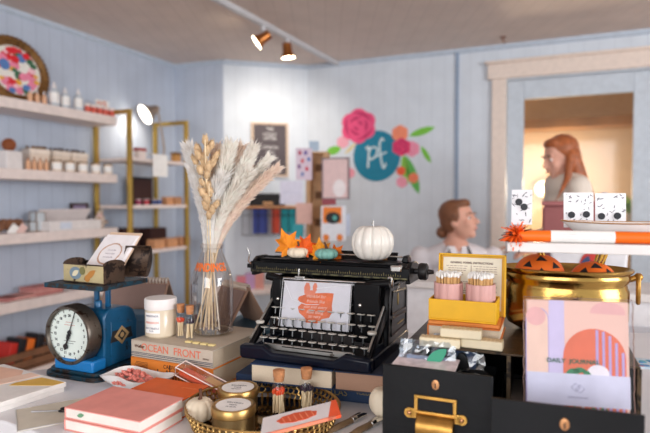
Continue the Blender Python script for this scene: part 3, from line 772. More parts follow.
# --- service counter
cA = D(404, 300, 2.25).xy
CT = .985
ct = thing('service_counter', 'long white service counter with recessed grey panels, in front of the two women', 'counter', (cA.x, cA.y, 0), rB)
MB().box(0, 2.6, .02, .30, 0, CT - .03).build('body', mat('counter_white', (226, 226, 230), .5), ct, bevel=.004)
MB().box(-.02, 2.62, 0, .32, CT - .03, CT).build('top', mat('counter_top_white', (222, 218, 216), .45), ct, bevel=.003)
b = MB()
for i in range(4): b.box(.14 + i * .62, .62 + i * .62, .012, .02, .18, CT - .12)
b.build('panel', mat('counter_panel', (196, 198, 206), .5), ct)
_w = thing('wooden_board', 'orange brown wooden board lying on the right end of the counter', 'board', ct.matrix_basis @ Vector((1.02, .005, CT + .0005)), rB)
MB().box(0, 1.4, 0, .12, 0, .02).build('board', mat('counter_wood', (206, 126, 78), .45, var=.12, scale=6), _w, bevel=.003)
def Cpt(x, y, z=CT): m_ = ct.matrix_basis @ Vector((x, y, 0)); return Vector((m_.x, m_.y, z))
def conC(px, y):    # counter x under column px at depth y
    p0 = Cpt(0, y); d = Vector((math.cos(rB), math.sin(rB))); r = ray(px, 250).xy
    # solve p0 + x d = s r
    det = d.x * -r.y - d.y * -r.x
    return (-p0.x * -r.y - -p0.y * -r.x) / det
t = thing('rose_chair_back', 'dusty rose upholstered box on the counter beneath the standing woman', 'box', Cpt(conC(572, .265), .265), rB)
t.name = 'fabric_box'
rose = mat('rose_fabric', (150, 92, 92), .8, bump=.3)
hz = D(572, 201, Cpt(conC(572, .2), .2).y).z - CT
MB().box(-.115, .115, -.05, .05, 0, hz - .02).build('body', rose, t, bevel=.01)
MB().box(-.118, .118, -.053, .053, hz - .02, hz).build('lid', mat('rose_lid', (166, 104, 104), .8, bump=.3), t, bevel=.005)
t = thing('printed_tote', 'white canvas bag with a red bird and green leaves behind the brass pot', 'bag', Cpt(conC(588, .17), .175), rB)
b = MB(); b.prism([(-.13, 0), (.13, 0), (.14, .16), (-.14, .16)], -.03, .03, 'Y'); b.build('body', mat('canvas', (222, 222, 226), .8), t, bevel=.01)
b = MB(); b.tube([(-.06, 0, .155), (-.05, -.02, .17), (.05, -.02, .17), (.06, 0, .155)], .006, 8); b.build('handle', mat('canvas', (0, 0, 0)), t)
b = MB(); b.prism(leafpts(0, .10, .12, .05, 60), -.033, -.0305, 'Y', 0); b.prism(circ(.035, .145, .016), -.034, -.0305, 'Y', 0); b.prism(leafpts(.045, .06, .07, .028, -30), -.033, -.0305, 'Y', 1); b.prism(leafpts(-.05, .05, .08, .03, 20), -.033, -.0305, 'Y', 1); b.prism(leafpts(-.01, .085, .07, .03, 70), -.0345, -.0305, 'Y', 2)
b.build('bird_print', [mat('bird_red', (196, 60, 52), .7), mat('leaf_green', (70, 120, 84), .7), mat('bird_navy', (60, 74, 110), .7)], t)
# low display bench beneath the middle wall with pink cards
t = thing('display_bench', 'low grey display bench under the wall shelf', 'bench', Mpt(onM(262, 300, .2)[0], .22, 0), rM)
MB().box(-.45, .45, -.16, .16, .60, .63).build('top', shelfm, t, bevel=.002)
b = MB()
for x in (-.42, .42):
    for y in (-.13, .13): b.box(x - .02, x + .02, y - .02, y + .02, 0, .60)
b.build('legs', shelfm, t)
for i, (px, c) in enumerate(((241, (206, 120, 130)), (250, (190, 150, 190)), (259, (214, 150, 140)))):
    p = Mpt(onM(px, 295, .26)[0], .26, .63)
    o = MB().box(-.035, .035, -.03, .03, 0, .10 + .02 * i).build('card_pack', mat('pack_%d' % i, c, .6), loc=p, rz=rM, bevel=.002)
    tag(o, 'card pack on the low bench behind the typewriter, %s' % ['pink one on the left', 'mauve one in the middle', 'salmon one on the right'][i], 'cards', 'card packs on the low bench')
# ================================================================ PEOPLE
skin = mat('skin', (222, 168, 146), .5, sss=.15, var=.04)
def xf(M, e):
    if e[0] == 'c': return ('c', M @ Vector(e[1]), M @ Vector(e[2]), e[3], e[4]) + tuple(e[5:])
    r = e[3].to_matrix() if len(e) > 3 else Matrix.Identity(3)
    return ('e', M @ Vector(e[1]), e[2], (M.to_3x3() @ r).to_euler())
def head_el(M):
    E = [('e', (0, .012, .035), (.074, .092, .082)), ('e', (0, -.018, -.03), (.060, .070, .078)), ('c', (0, -.060, -.088), (0, -.052, -.080), .022, .026),
         ('c', (0, -.088, .010), (0, -.108, -.026), .007, .0115), ('e', (.014, -.092, -.030), (.009, .010, .007)), ('e', (-.014, -.092, -.030), (.009, .010, .007)),
         ('e', (.034, -.062, -.026), (.024, .022, .024)), ('e', (-.034, -.062, -.026), (.024, .022, .024)),
         ('e', (.030, -.078, .024), (.022, .010, .007)), ('e', (-.030, -.078, .024), (.022, .010, .007)),
         ('e', (0, -.084, -.054), (.022, .012, .010)),
         ('e', (.074, .006, -.012), (.008, .018, .028)), ('e', (-.074, .006, -.012), (.008, .018, .028))]
    return [xf(M, e) for e in E]
def face_parts(M, par):
    eyew = mat('eye_white', (236, 232, 228), .2); iris = mat('eye_brown', (74, 50, 38), .2); lip = mat('lips', (186, 92, 88), .4); brow = mat('brows', (96, 62, 44), .7)
    rot = M.to_euler()
    for s_ in (-1, 1):
        o = MB().ell((0, 0, 0), .0088, 14, 10).build('eye', eyew, par); o.matrix_local = M @ Matrix.Translation((.029 * s_, -.0725, .004))
        MB().ell((0, -.0072, 0), (.0055, .004, .0055), 12, 8).build('iris', iris, o)
        o = MB().tube([(-.018, .004, 0), (-.006, -.002, .004), (.008, -.002, .003), (.018, .006, -.002)], [.002, .0035, .0035, .0015], 8).build('eyebrow', brow, par); o.matrix_local = M @ Matrix.Translation((.031 * s_, -.086, .027))
    o = MB().ell((0, 0, .003), (.018, .004, .0035), 14, 8).ell((0, 0, -.004), (.015, .005, .0045), 14, 8).build('lips', lip, par); o.matrix_local = M @ Matrix.Translation((0, -.0890, -.055))
def hand_el(M, curl=.5, side=1):
    """hand pointing along local -Z from the wrist, palm facing -Y; thumb on the +X*side edge"""
    E = [('c', (0, 0, 0), (0, 0, -.03), .022, .026, .6), ('e', (0, 0, -.055), (.038, .014, .042))]
    for i, (x, L) in enumerate(((.028, .066), (.010, .074), (-.009, .070), (-.027, .054))):
        x *= side; p = Vector((x, 0, -.088)); a = 0; seg = (.45, .30, .25)
        for j, q in enumerate(seg):
            a += curl * (.45 if j == 0 else .8); n = p + Vector((x * .04, -math.sin(a), -math.cos(a))) * L * q
            E.append(('c', p, n, .0088 - .0008 * j, .0082 - .0009 * j)); p = n
    p = Vector((.026 * side, -.006, -.03)); n = p + Vector((.026 * side, -.014, -.026)); E.append(('c', p, n, .012, .0105)); m_ = n + Vector((.006 * side, -.012, -.026)); E.append(('c', n, m_, .0100, .0085))
    return [xf(M, e) for e in E]
def frame_to(p, d, palm):
    """matrix at p whose -Z is d and -Y is palm"""
    z = -Vector(d).normalized(); y = -(Vector(palm) - Vector(palm).dot(z) * z).normalized(); x = y.cross(z)
    m_ = Matrix((x, y, z)).transposed().to_4x4(); m_.translation = Vector(p); return m_
# ---- seated woman
Ys = 3.08
hc = D(459.5, 221, Ys)
st = thing('person', 'seated person in a white blouse, brown hair in a bun, looking up to the right', 'person', (hc.x, Ys, 0), 0)
hz = hc.z
Mh = Matrix.Translation((0, 0, hz)) @ Matrix.Rotation(R(52), 4, 'Z') @ Matrix.Rotation(R(-12), 4, 'X')
sz_ = hz - .195; seat = .52
S = 1
#neckb = (-.012, .02, sz_ + .06)
E = head_el(Mh)
E += [('c', (-.01, .022, hz - .05), (-.02, .03, sz_ + .05), .048, .052), ('e', (-.01, .04, sz_ - .02), (.185, .085, .085)), ('c', (-.015, .03, sz_ + .075), (-.015, .035, sz_ + .03), .055, .085), ('e', (-.02, .05, sz_ - .16), (.14, .10, .15)), ('e', (-.02, .06, sz_ - .32), (.125, .095, .14)), ('e', (-.02, .06, seat + .09), (.165, .125, .11))]
shL = Vector((.20, .03, sz_ - .015)); shR = Vector((-.215, .05, sz_ - .015))
elL = Vector((.20, -.02, sz_ - .27)); wrL = Vector((.055, -.16, sz_ - .10))
elR = Vector((-.24, -.02, sz_ - .27)); wrR = Vector((-.04, -.17, sz_ - .16))
arms = [('c', shL, elL, .050, .040), ('c', elL, wrL, .038, .026), ('c', shR, elR, .050, .040), ('c', elR, wrR, .038, .026)]
legs = []
for s_ in (-1, 1):
    hip = Vector((.0, .05 + .08 * s_, seat + .06)); kn = hip + Vector((.30, -.10 + .06 * s_, .03)); an = Vector((kn.x - .02, kn.y, .09))
    legs += [('c', hip, kn, .085, .058), ('c', kn, an, .054, .036), ('c', an, an + Vector((.12, 0, -.045)), .036, .028)]
E += arms + legs
E += hand_el(frame_to(wrL, (-.12, .0, .10), (-.3, .8, -.2)), .9, 1) + hand_el(frame_to(wrR, (.30, .02, .22), (.1, .9, .1)), .8, -1)
bd = blob('body', E, .0075, skin, st, smooth=4)
face_parts(Mh, st)
blouse = mat('white_blouse', (226, 222, 226), .75, var=.05, bump=.5, bscale=14)
g = .014
Bl = [('e', (-.01, .04, sz_ - .020), (.188 + g, .085 + g, .080 + g)), ('e', (-.015, .045, sz_ + .035), (.115, .075, .050)), ('e', (-.02, .05, sz_ - .16), (.15 + g, .105 + g, .15 + g)), ('e', (-.02, .06, sz_ - .32), (.14 + g, .11 + g, .14 + g)), ('e', (-.02, .06, seat + .12), (.17 + g, .13 + g, .10 + g))]
Bl += [('c', shL, elL, .064, .060), ('c', elL, elL.lerp(wrL, .82), .058, .046), ('c', shR, elR, .064, .060), ('c', elR, elR.lerp(wrR, .82), .058, .046)]
blob('blouse', Bl, .009, blouse, st, smooth=4)
b = MB()
for s_, a in ((1, -.05), (-1, .05)):   # collar wings
    b.prism([(0, 0), (.075 * s_, .035), (.06 * s_, .075), (.02 * s_, .07)], -.006, .006, 'Y')
cl_ = b.build('collar', mat('collar_white', (236, 234, 238), .7), st, bevel=.002); cl_.location = (-.015, -.075, sz_ - .01); cl_.rotation_euler = (R(-28), 0, 0)
b = MB(); b.tube([(.035, -.04, sz_ + .055), (.045, -.083, sz_ + .01), (.04, -.125, sz_ - .10), (.03, -.13, sz_ - .2)], .007, 8); b.tube([(-.075, -.035, sz_ + .055), (-.07, -.083, sz_ + .01), (-.01, -.125, sz_ - .12), (.03, -.13, sz_ - .2)], .005, 8)
b.build('lanyard', blackm, st)
hair = mat('brown_hair', (124, 80, 54), .5, var=.25, scale=70, bump=.3)
Hh = [xf(Mh, ('e', (0, .028, .050), (.083, .090, .082))), xf(Mh, ('e', (0, .045, .005), (.078, .070, .070))), xf(Mh, ('e', (0, -.035, .092), (.058, .045, .030))), xf(Mh, ('e', (.068, .010, .03), (.016, .045, .045))), xf(Mh, ('e', (-.068, .010, .03), (.016, .045, .045))), xf(Mh, ('e', (0, .118, -.045), (.040, .036, .038)))]
blob('hair', Hh, .007, hair, st, smooth=5)
trou = mat('navy_trousers', (50, 56, 76), .8)
blob('trousers', [(e[0], e[1], e[2], e[3] + .012, e[4] + .012) for i, e in enumerate(legs) if i % 3 != 2] + [('e', (-.02, .06, seat + .07), (.18, .14, .11))], .011, trou, st)
b = MB()
for i in (2, 5):
    e = legs[i]; b.ell((e[1] + e[2]) / 2 + Vector((.01, 0, -.01)), (.11, .048, .04))
b.build('shoes', blackm, st)
t = thing('stool', 'dark wooden stool under the seated woman', 'stool', (hc.x - .02, Ys + .06, 0))
MB().lathe([(.17, seat - .045), (.175, seat - .03), (.17, seat - .01)]).build('seat', darkbrown, t)
for i in range(4):
    a = R(45 + 90 * i); MB().cyl((.12 * math.cos(a), .12 * math.sin(a), seat - .045), (.17 * math.cos(a), .17 * math.sin(a), 0), .016).build('leg', darkbrown, t)
o = MB().box(-.035, .035, -.012, .012, -.03, .035).build('pink_purse', mat('hot_pink', (226, 40, 84), .6), loc=Vector((hc.x, Ys, 0)) + wrL + Vector((-.055, -.005, .045)), rz=R(10), bevel=.008)
tag(o, 'hot pink little purse held in front of the seated woman', 'purse')
# ---- standing woman
Yt = 3.12
hc = D(560, 158, Yt)
sw = thing('person', 'standing person in a cream jumper with long auburn hair, facing left', 'person', (hc.x, Yt, 0), 0)
hz = hc.z
Mh = Matrix.Translation((0, 0, hz)) @ Matrix.Rotation(R(-82), 4, 'Z') @ Matrix.Rotation(R(14), 4, 'X')
sz_ = hz - .155
bx = .055
E = head_el(Mh) + [('c', (.015, .0, hz - .06), (bx, .03, sz_ + .04), .046, .052), ('e', (bx, .04, sz_ - .02), (.095, .165, .085)), ('e', (bx + .01, .04, sz_ - .16), (.105, .145, .15)), ('e', (bx, .04, sz_ - .34), (.095, .125, .14)), ('e', (bx, .04, sz_ - .5), (.115, .16, .12))]
shF = Vector((bx, -.12, sz_ - .015)); shB = Vector((bx, .20, sz_ - .015))
elF = Vector((bx + .03, -.17, sz_ - .29)); wrF = Vector((-.16, -.12, sz_ - .36)); elB = Vector((bx + .02, .25, sz_ - .29)); wrB = Vector((-.17, .16, sz_ - .36))
legs = []
for s_ in (-1, 1):
    hip = Vector((bx, .04 + .08 * s_, sz_ - .54)); kn = Vector((bx - .02, .04 + .09 * s_, .50)); an = Vector((bx + .01, .04 + .09 * s_, .09))
    legs += [('c', hip, kn, .085, .056), ('c', kn, an, .052, .036), ('c', an, an + Vector((-.13, 0, -.045)), .036, .028)]
E += [('c', shF, elF, .047, .038), ('c', elF, wrF, .036, .025), ('c', shB, elB, .047, .038), ('c', elB, wrB, .036, .025)] + legs
E += hand_el(frame_to(wrF, (-1, 0, -.15), (0, .2, -1)), .5, -1) + hand_el(frame_to(wrB, (-1, 0, -.15), (0, -.2, -1)), .5, 1)
blob('body', E, .0075, skin, sw, smooth=4)
face_parts(Mh, sw)
jum = mat('cream_jumper', (228, 216, 202), .85, var=.05, bump=.6, bscale=160)
J = [('e', (bx, .04, sz_ - .01), (.10 + g, .175 + g, .085 + g)), ('e', (bx + .015, .04, sz_ - .16), (.115 + g, .155 + g, .16 + g)), ('e', (bx, .04, sz_ - .34), (.11 + g, .14 + g, .15 + g)), ('e', (bx, .04, sz_ - .47), (.12 + g, .165 + g, .10 + g)),
     ('c', shF, elF, .066, .060), ('c', elF, elF.lerp(wrF, .88), .058, .040), ('c', shB, elB, .066, .060), ('c', elB, elB.lerp(wrB, .88), .058, .040), ('c', (bx - .005, .03, sz_ + .02), (bx + .01, .03, sz_ + .05), .072, .064)]
blob('jumper', J, .009, jum, sw)
jean = mat('blue_jeans', (70, 86, 116), .8)
blob('jeans', [(e[0], e[1], e[2], e[3] + .012, e[4] + .012) for i, e in enumerate(legs) if i % 3 != 2] + [('e', (bx, .04, sz_ - .54), (.125, .17, .10))], .011, jean, sw)
b = MB()
for i in (2, 5):
    e = legs[i]; b.ell((e[1] + e[2]) / 2 + Vector((-.01, 0, -.01)), (.11, .048, .04))
b.build('shoes', white, sw)
au = mat('auburn_hair', (164, 92, 52), .45, var=.3, scale=50, bump=.4)
K = [xf(Mh, ('e', (0, .026, .050), (.086, .092, .084))), xf(Mh, ('e', (0, .050, .0), (.084, .066, .085))), xf(Mh, ('e', (0, -.030, .095), (.060, .045, .028))),
     ('c', (.05, -.045, hz + .01), (.10, -.055, hz - .15), .045, .042), ('c', (.10, -.055, hz - .15), (.175, -.06, hz - .30), .042, .032), ('c', (.175, -.06, hz - .30), (.22, -.07, hz - .43), .030, .008),
     ('c', (.07, .03, hz), (.13, .03, hz - .16), .060, .055), ('c', (.13, .03, hz - .16), (.17, .03, hz - .32), .05, .03),
     ('c', (.03, -.072, hz + .015), (.0, -.10, hz - .12), .026, .020), ('c', (.0, -.10, hz - .12), (-.06, -.15, hz - .20), .018, .010), ('c', (-.06, -.15, hz - .20), (-.10, -.165, hz - .26), .009, .003)]
blob('hair', K, .007, au, sw, smooth=4)
# ================================================================ TABLE
tp = [(-.98, 1.02), (-.80, 1.20), (-.66, 1.272), (-.2, 1.62), (1.45, 1.62), (1.45, .30), (-.12, .30), (-.12, .70), (-.583, .965)]
tb = thing('display_table', 'white display table under the typewriter and stationery', 'table', (0, 1.1, 0))
tabm = mat('table_white', (226, 226, 230), .38, var=.03, scale=5, bump=.05)
MB().prism([(x, y - 1.1) for x, y in tp], T - .035, T).build('tabletop', tabm, tb, bevel=.004)
for x, y in ((-.62, .03), (-.12, .35), (1.3, .4), (1.3, -.65), (.05, -.65)):
    MB().box(x - .03, x + .03, y - .03, y + .03, 0, T - .035).build('leg', tabm, tb, bevel=.003)
# ---------------------------------------------------------------- books
pages = lines('book_pages', (226, 210, 186), (196, 176, 150), 'Z', 700, .35, .8, .2, .0005)
def book(name, label, org, rz, w_, d_, z0, th, cov, spine='front', cat='book', group=None, pg=pages, ct=.0025, ov=.003):
    """org: front left bottom corner (xy); spine on the front / left / right / back edge"""
    t = thing(name, label, cat, (org[0], org[1], z0), rz, group)
    b = MB()
    b.box(0, w_, 0, d_, 0, ct); b.box(0, w_, 0, d_, th - ct, th)
    if spine == 'front': b.box(0, w_, 0, ct, ct, th - ct); pb = (ov, w_ - ov, ct, d_ - ov)
    elif spine == 'left': b.box(0, ct, 0, d_, ct, th - ct); pb = (ct, w_ - ov, ov, d_ - ov)
    elif spine == 'back': b.box(0, w_, d_ - ct, d_, ct, th - ct); pb = (ov, w_ - ov, ov, d_ - ct)
    else: b.box(w_ - ct, w_, 0, d_, ct, th - ct); pb = (ov, w_ - ct, ov, d_ - ov)
    b.build('cover', cov, t, bevel=.0008)
    MB().box(pb[0], pb[1], pb[2], pb[3], ct, th - ct).build('pages', pg, t)
    return t
bluec = worn('blue_cloth_cover', (36, 58, 92), (70, 86, 110), .7, 0, 70, .66)
goldt = mat('gold_lettering', (150, 130, 80), .4, .4)
# atlas under the typewriter
aO, aL, aR = edge((236, 389), (384, 406), T)
at_ = book('atlas', 'large dark blue atlas, lowest in the stack under the typewriter', aO, aR, aL + .03, .27, T, .034, bluec)
text('THE ILLUSTRATED', 'lettering', .012, goldt, at_, (.075, -.0003, .017), sx=1.0)
text('WORLD ATLAS', 'lettering', .019, goldt, at_, (.185, -.0003, .017), sx=.9)
text('VOLUME II', 'lettering', .010, goldt, at_, (.285, -.0003, .020))
zb = T + .0345
bO, bL, bR = edge((250, 382), (341, 390), zb)
book('blue_book', 'dark blue book with pale page edges, left one directly under the typewriter', (bO.x, bO.y), R(-16), .172, .23, zb, .038, bluec, 'back', group=None)
c_ = Vector((bO.x, bO.y)) + Vector((math.cos(R(-16)), math.sin(R(-16)))) * .1745
book('blue_book', 'dark blue book with brown page edges, right one directly under the typewriter', c_, R(-16), .150, .23, zb, .038, worn('dark_cloth_cover', (34, 44, 66), (60, 70, 90), .7, 0, 60, .66), 'back', pg=lines('old_pages', (170, 134, 112), (140, 106, 86), 'Z', 700, .35, .8, .2, .0005))
# orange book and OCEAN FRONT book on it
oO, oL, oR = edge((131, 377), (213, 392), T)
ang = oR
ob = book('orange_book', 'thick orange book with dark line drawing, below the OCEAN FRONT book', oO, ang, oL, .215, T, .047, lines('orange_print_cover', (226, 132, 48), (120, 62, 28), 'X', 90, .0, .6, 0))
ink = mat('dark_brown_ink', (84, 44, 26), .6)
b = MB()
for i in range(9): z = .012 + .0032 * i; b.box(.012 + .002 * (i % 3), .05, -.0006, 0, z, z + .0009)
for i in range(14): x = .06 + i * .0085; b.box(x, x + random.uniform(.001, .004), -.0006, 0, .008, random.uniform(.02, .043))
b.build('cover_drawing', ink, ob)
text('CALIFORNIA', 'lettering', .012, ink, ob, (.125, -.0004, .036), sx=.9)
w_ = oL - .002
oc = book('ocean_front_book', 'cream hardback book titled OCEAN FRONT on its spine, under the glass vase', oO + Vector((.001, .001, 0)), ang, w_, .205, T + .0475, .038, mat('cream_cloth', (196, 184, 168), .7, bump=.1), 'front')
cor = mat('coral_ink', (226, 120, 92), .5)
text('OCEAN  FRONT', 'lettering', .023, cor, oc, (.112, -.0004, .024), sx=.98, bold=.0001)
text('Weller', 'lettering', .010, ink, oc, (.024, -.0004, .025), shear=.2, bold=.0002)
text('SPRING', 'lettering', .005, ink, oc, (w_ - .017, -.0004, .018))
b = MB()
for z in (.0075, .0105, .0035): b.box(0, w_, -.0005, 0, z, z + .0014)
b.build('spine_stripes', mat('grey_blue_ink', (84, 90, 104), .6), oc)
OT = T + .0857
# candle jar
def onO(px, py): return G(px, py, OT)
p = onO(161, 335)
t = thing('candle_jar', 'cream candle in a glass jar with a white lid and label, on the cream book', 'candle', p, R(0))
MB().lathe([(.032, 0), (.0355, .004), (.0355, .062), (.034, .064)], seg=48).build('jar', mat('candle_cream', (222, 208, 184), .22, coat=.5), t)
MB().lathe([(.0360, .0635), (.0366, .066), (.0366, .085), (.035, .088), (.0, .0882)], seg=48, caps=False).build('lid', mat('lid_white', (236, 232, 230), .4), t)
a0 = R(-90 - 52); a1 = R(-90 + 14)
def patch(r, a0, a1, z0, z1, n=14):
    b = MB(); pr = None
    for i in range(n + 1):
        a = a0 + (a1 - a0) * i / n; c = ((r * math.cos(a), r * math.sin(a), z0), (r * math.cos(a), r * math.sin(a), z1))
        if pr: b.quad(pr[0], c[0], c[1], pr[1])
        pr = c
    return b
patch(.0358, a0, a1, .012, .058).build('paper_label', whitel, t, fix=False)
def wraptext(s, size, m, par, r, ang_deg, z, **k):
    o = text(s, 'lettering', size, m, par, (0, 0, 0), (0, 0, 0), bend=r, **k)
    # bent text lies in x/z with height in y -> turn it upright and aim at ang
    o.rotation_euler = (Matrix.Rotation(R(ang_deg + 90), 4, 'Z') @ Matrix.Rotation(R(90), 4, 'X')).to_euler(); o.location = (0, 0, z)
    return o
navy = mat('navy_ink', (60, 70, 110), .6)
wraptext('HANDMADE', .0062, navy, t, .0359, -109, .051)
wraptext('CINNAMON', .0066, cor, t, .0359, -109, .036)
wraptext('SOY CANDLE', .0062, navy, t, .0359, -109, .023)
wraptext('7.2 OZ', .0040, navy, t, .0359, -109, .017)
# match bottles
cork = mat('cork', (190, 130, 86), .8, var=.2, scale=150, bump=.3)
mglass = glassy('clear_glass', (255, 255, 255), .02, 0, .02)
stickm = mat('match_stick', (236, 216, 178), .7)
tips = {'red': mat('match_tip_orange', (226, 76, 30), .6), 'navy': mat('match_tip_navy', (52, 36, 54), .6), 'white': mat('match_tip_white', (240, 238, 234), .6)}
def match_bottle(p, r, h, tip, label, n=22, rz=0, group='corked match bottles'):
    t = thing('match_bottle', label, 'bottle', p, rz, group)
    nk = h * .85
    MB().lathe([(r * .9, 0), (r, .003), (r, h * .62), (r * .74, h * .73), (r * .72, nk - .003), (r * .84, nk), (r * .78, nk + .002)], seg=28).build('glass', mglass, t)
    MB().lathe([(r * .64, nk - .008), (r * .76, nk + .001), (r * .80, h), (r * .74, h + .0005)], seg=20).build('cork', cork, t, bevel=.0006)
    sb, tbm = MB(), MB()
    for i in range(n):
        a = random.random() * 6.28; q = r * .78 * math.sqrt(random.random()); a2 = a + random.uniform(-.9, .9)
        q2 = r * .76 * math.sqrt(random.random()); L = h * random.uniform(.56, .60)
        p0 = Vector((q * math.cos(a), q * math.sin(a), .004)); p1 = Vector((q2 * math.cos(a2), q2 * math.sin(a2), L))
        sb.cyl(p0, p1, .0012, seg=5); tbm.tube([p1 + (p0 - p1) * .22, p1 + (p0 - p1) * .08, p1], [.0014, .0028, .0016], 7)
    sb.build('match_sticks', stickm, t)['kind'] = 'stuff'
    tbm.build('match_tips', tips[tip], t)['kind'] = 'stuff'
    return t
match_bottle(onO(181, 337), .0115, .076, 'red', 'slim corked bottle of matches beside the cream candle jar', 14)
match_bottle(onO(190, 339), .0115, .076, 'navy', 'slim corked bottle of matches half behind the glass vase', 14)
# ivory domino like tiles at the front of the book
for i in range(4):
    p = onO(189 + i * 7.6, 342.5 + i * 1.1)
    o = MB().box(-.0078, .0078, -.005, .005, 0, .004).build('ivory_tile', mat('ivory', (232, 212, 150), .35), loc=p, rz=ang + R(3), bevel=.001)
    tag(o, 'ivory gold tile at the spine edge of the cream book, %s of four' % ['leftmost', 'second', 'third', 'rightmost'][i], 'tile', 'ivory tiles on the cream book')
# ---------------------------------------------------------------- glass vase with pampas
vp = onO(212.5, 333); vr = .0490; vd = vp
vase = thing('milk_bottle_vase', 'clear glass milk bottle vase with orange lettering, holding dried grass', 'vase', vp, R(0))
prof = [(.044, 0), (vr, .006), (vr, .112), (.0475, .128), (.0435, .145), (.0370, .162), (.0295, .180), (.0250, .192), (.0235, .200), (.0265, .203), (.0265, .211), (.024, .213)]
MB().lathe(prof, seg=56, caps=False).build('bottle_glass', glassy('vase_glass', (248, 244, 240), .03, .05), vase)
MB().lathe([(0, .001), (.038, .001), (.043, .006), (.0, .008)], seg=40, caps=False).build('glass_base', glassy('vase_base', (225, 222, 214), .05, .1), vase)
ol = mat('orange_enamel', (232, 112, 30), .4)
lt = wraptext('WINDINGS', .025, ol, vase, .0388, -90, .159, sx=.68, bold=.0008)
M_t = lt.matrix_basis.copy()
for v in lt.data.vertices:      # follow the sloping shoulder
    h = v.co.y; k = 1 - h * 10.0 ; v.co.x *= k; v.co.z *= k
def feather(name, rgb):
    m = mat(name, rgb, .9, var=.06, scale=80); nt = m.node_tree; b = nt.nodes['Principled BSDF']
    tl = nt.nodes.new('ShaderNodeBsdfTranslucent'); mx = nt.nodes.new('ShaderNodeMixShader'); mx.inputs[0].default_value = .5
    nt.links.new(b.inputs['Base Color'].links[0].from_socket, tl.inputs[0]); out = [n for n in nt.nodes if n.type == 'OUTPUT_MATERIAL'][0]
    nt.links.new(b.outputs[0], mx.inputs[1]); nt.links.new(tl.outputs[0], mx.inputs[2]); nt.links.new(mx.outputs[0], out.inputs[0]); return m
plm = feather('pampas_cream', (255, 249, 243))
plw = feather('pampas_white', (255, 252, 248))
plt_ = feather('pampas_beige', (255, 238, 226))
stm = mat('straw_stem', (236, 216, 180), .7, var=.15, scale=60)
stm2 = mat('white_stem', (240, 232, 218), .7)
def stalk(top_px, Yt_, foot, w_, plume_frac, m, label, sm, dens=900, lean=0, name='pampas_stalk', r=.0016):
    """stem from the bottle floor through the neck to the plume; the plume is many fine barbs"""
    top = D(top_px[0], top_px[1], vp.y + Yt_) - vp
    f = Vector((foot[0] * 1.3, foot[1] * 1.3, .012)); nk = Vector((foot[2], foot[3], .203))
    t = thing(name, label, 'dried grass', vp, 0, 'dried pampas stalks in the vase')
    pts = []
    for i in range(15):
        u = i / 14
        if u < .4: q = f.lerp(nk, u / .4)
        else:
            v = (u - .4) / .6; mid = nk + (nk - f) * .5; q = (1 - v) ** 2 * nk + 2 * v * (1 - v) * mid + v * v * top
        pts.append(q)
    MB().tube(pts, [r] * 10 + [r * .8, r * .7, r * .6, r * .5, r * .4], 7).build('stem', sm, t)
    b = MB(); rnd = random.Random(int(top_px[0] * 7))
    def at(u):
        u = max(0, min(.9999, u)) * 14; i = int(u); return pts[i].lerp(pts[i + 1], u - i)
    s0 = 1 - plume_frac
    w_ = w_ * 1.25; dens = int(dens * 1.7)
    for i in range(dens):
        s_ = rnd.random(); u = s0 + (1 - s0) * s_; c = at(u); tg = (at(u + .03) - at(u - .03)).normalized()
        env = w_ * (math.sin(math.pi * (s_ * .66 + .10))) ** .9
        a = rnd.random() * 6.283; o_ = Vector((math.cos(a), math.sin(a) * .8, 0)); o_ = (o_ - tg * o_.dot(tg)).normalized()
        L = env * rnd.uniform(.7, 1.35); up_ = rnd.uniform(1.5, 2.4)
        d = (o_ + tg * up_).normalized(); L2 = L * math.sqrt(1 + up_ * up_) * .52
        p1 = c + d * L2 * .55; p2 = c + d * L2 + Vector((0, 0, -.15 * L2)) * rnd.random()
        sd = d.cross(Vector((rnd.uniform(-1, 1), rnd.uniform(-1, 1), rnd.uniform(-1, 1)))).normalized() * rnd.uniform(.0012, .0024)
        b.quad(c - sd * .4, p1 - sd, p2, p1 + sd)
    core = [at(s0 + (1 - s0) * (i / 10)) for i in range(11)]
    b.tube(core, [w_ * .34 * max(.15, math.sin(math.pi * min(1, i / 10 * .8 + .15))) for i in range(11)], 8)
    o = b.build('plume', m, t, fix=False, smooth=0)
    return t
stalk((189, 150), .02, (-.012, .004, -.012, .005), .028, .60, plw, 'long white feathery pampas plume leaning left, outermost', stm2, 1500, r=.0022)
stalk((195, 172), -.015, (-.02, -.01, -.014, -.004), .026, .62, plw, 'short white pampas plume low on the left', stm2, 900)
stalk((216, 150), .01, (.004, .01, .0, .008), .024, .58, plt_, 'beige pampas plume standing straight at the centre', stm, 1300, r=.0021)
stalk((229, 149), -.01, (-.004, -.012, .004, -.006), .030, .60, plm, 'cream pampas plume, tall and just right of centre', stm, 1600, r=.002)
stalk((240, 150), .02, (-.016, .014, .006, .006), .026, .58, plt_, 'beige cream pampas plume behind the tall cream one', stm, 1300, r=.0021)
stalk((252, 151), -.005, (-.022, .0, .010, .0), .026, .56, plm, 'cream pampas plume leaning a little right', stm, 1400)
stalk((267, 160), .02, (-.026, .012, .014, .004), .022, .56, plm, 'cream pampas plume leaning right under the letter board', stm, 1300, r=.0021)
stalk((276, 169), -.015, (-.03, -.008, .016, -.006), .021, .60, plt_, 'pale beige pampas plume leaning farthest right', stm, 1300, r=.0021)
stalk((246, 176), -.035, (-.012, -.018, .008, -.010), .028, .62, plm, 'short cream pampas plume at the front right', stm, 1100)
stalk((222, 180), -.03, (.016, -.016, .002, -.012), .028, .62, plw, 'short white pampas plume low at the front', stm2, 900)
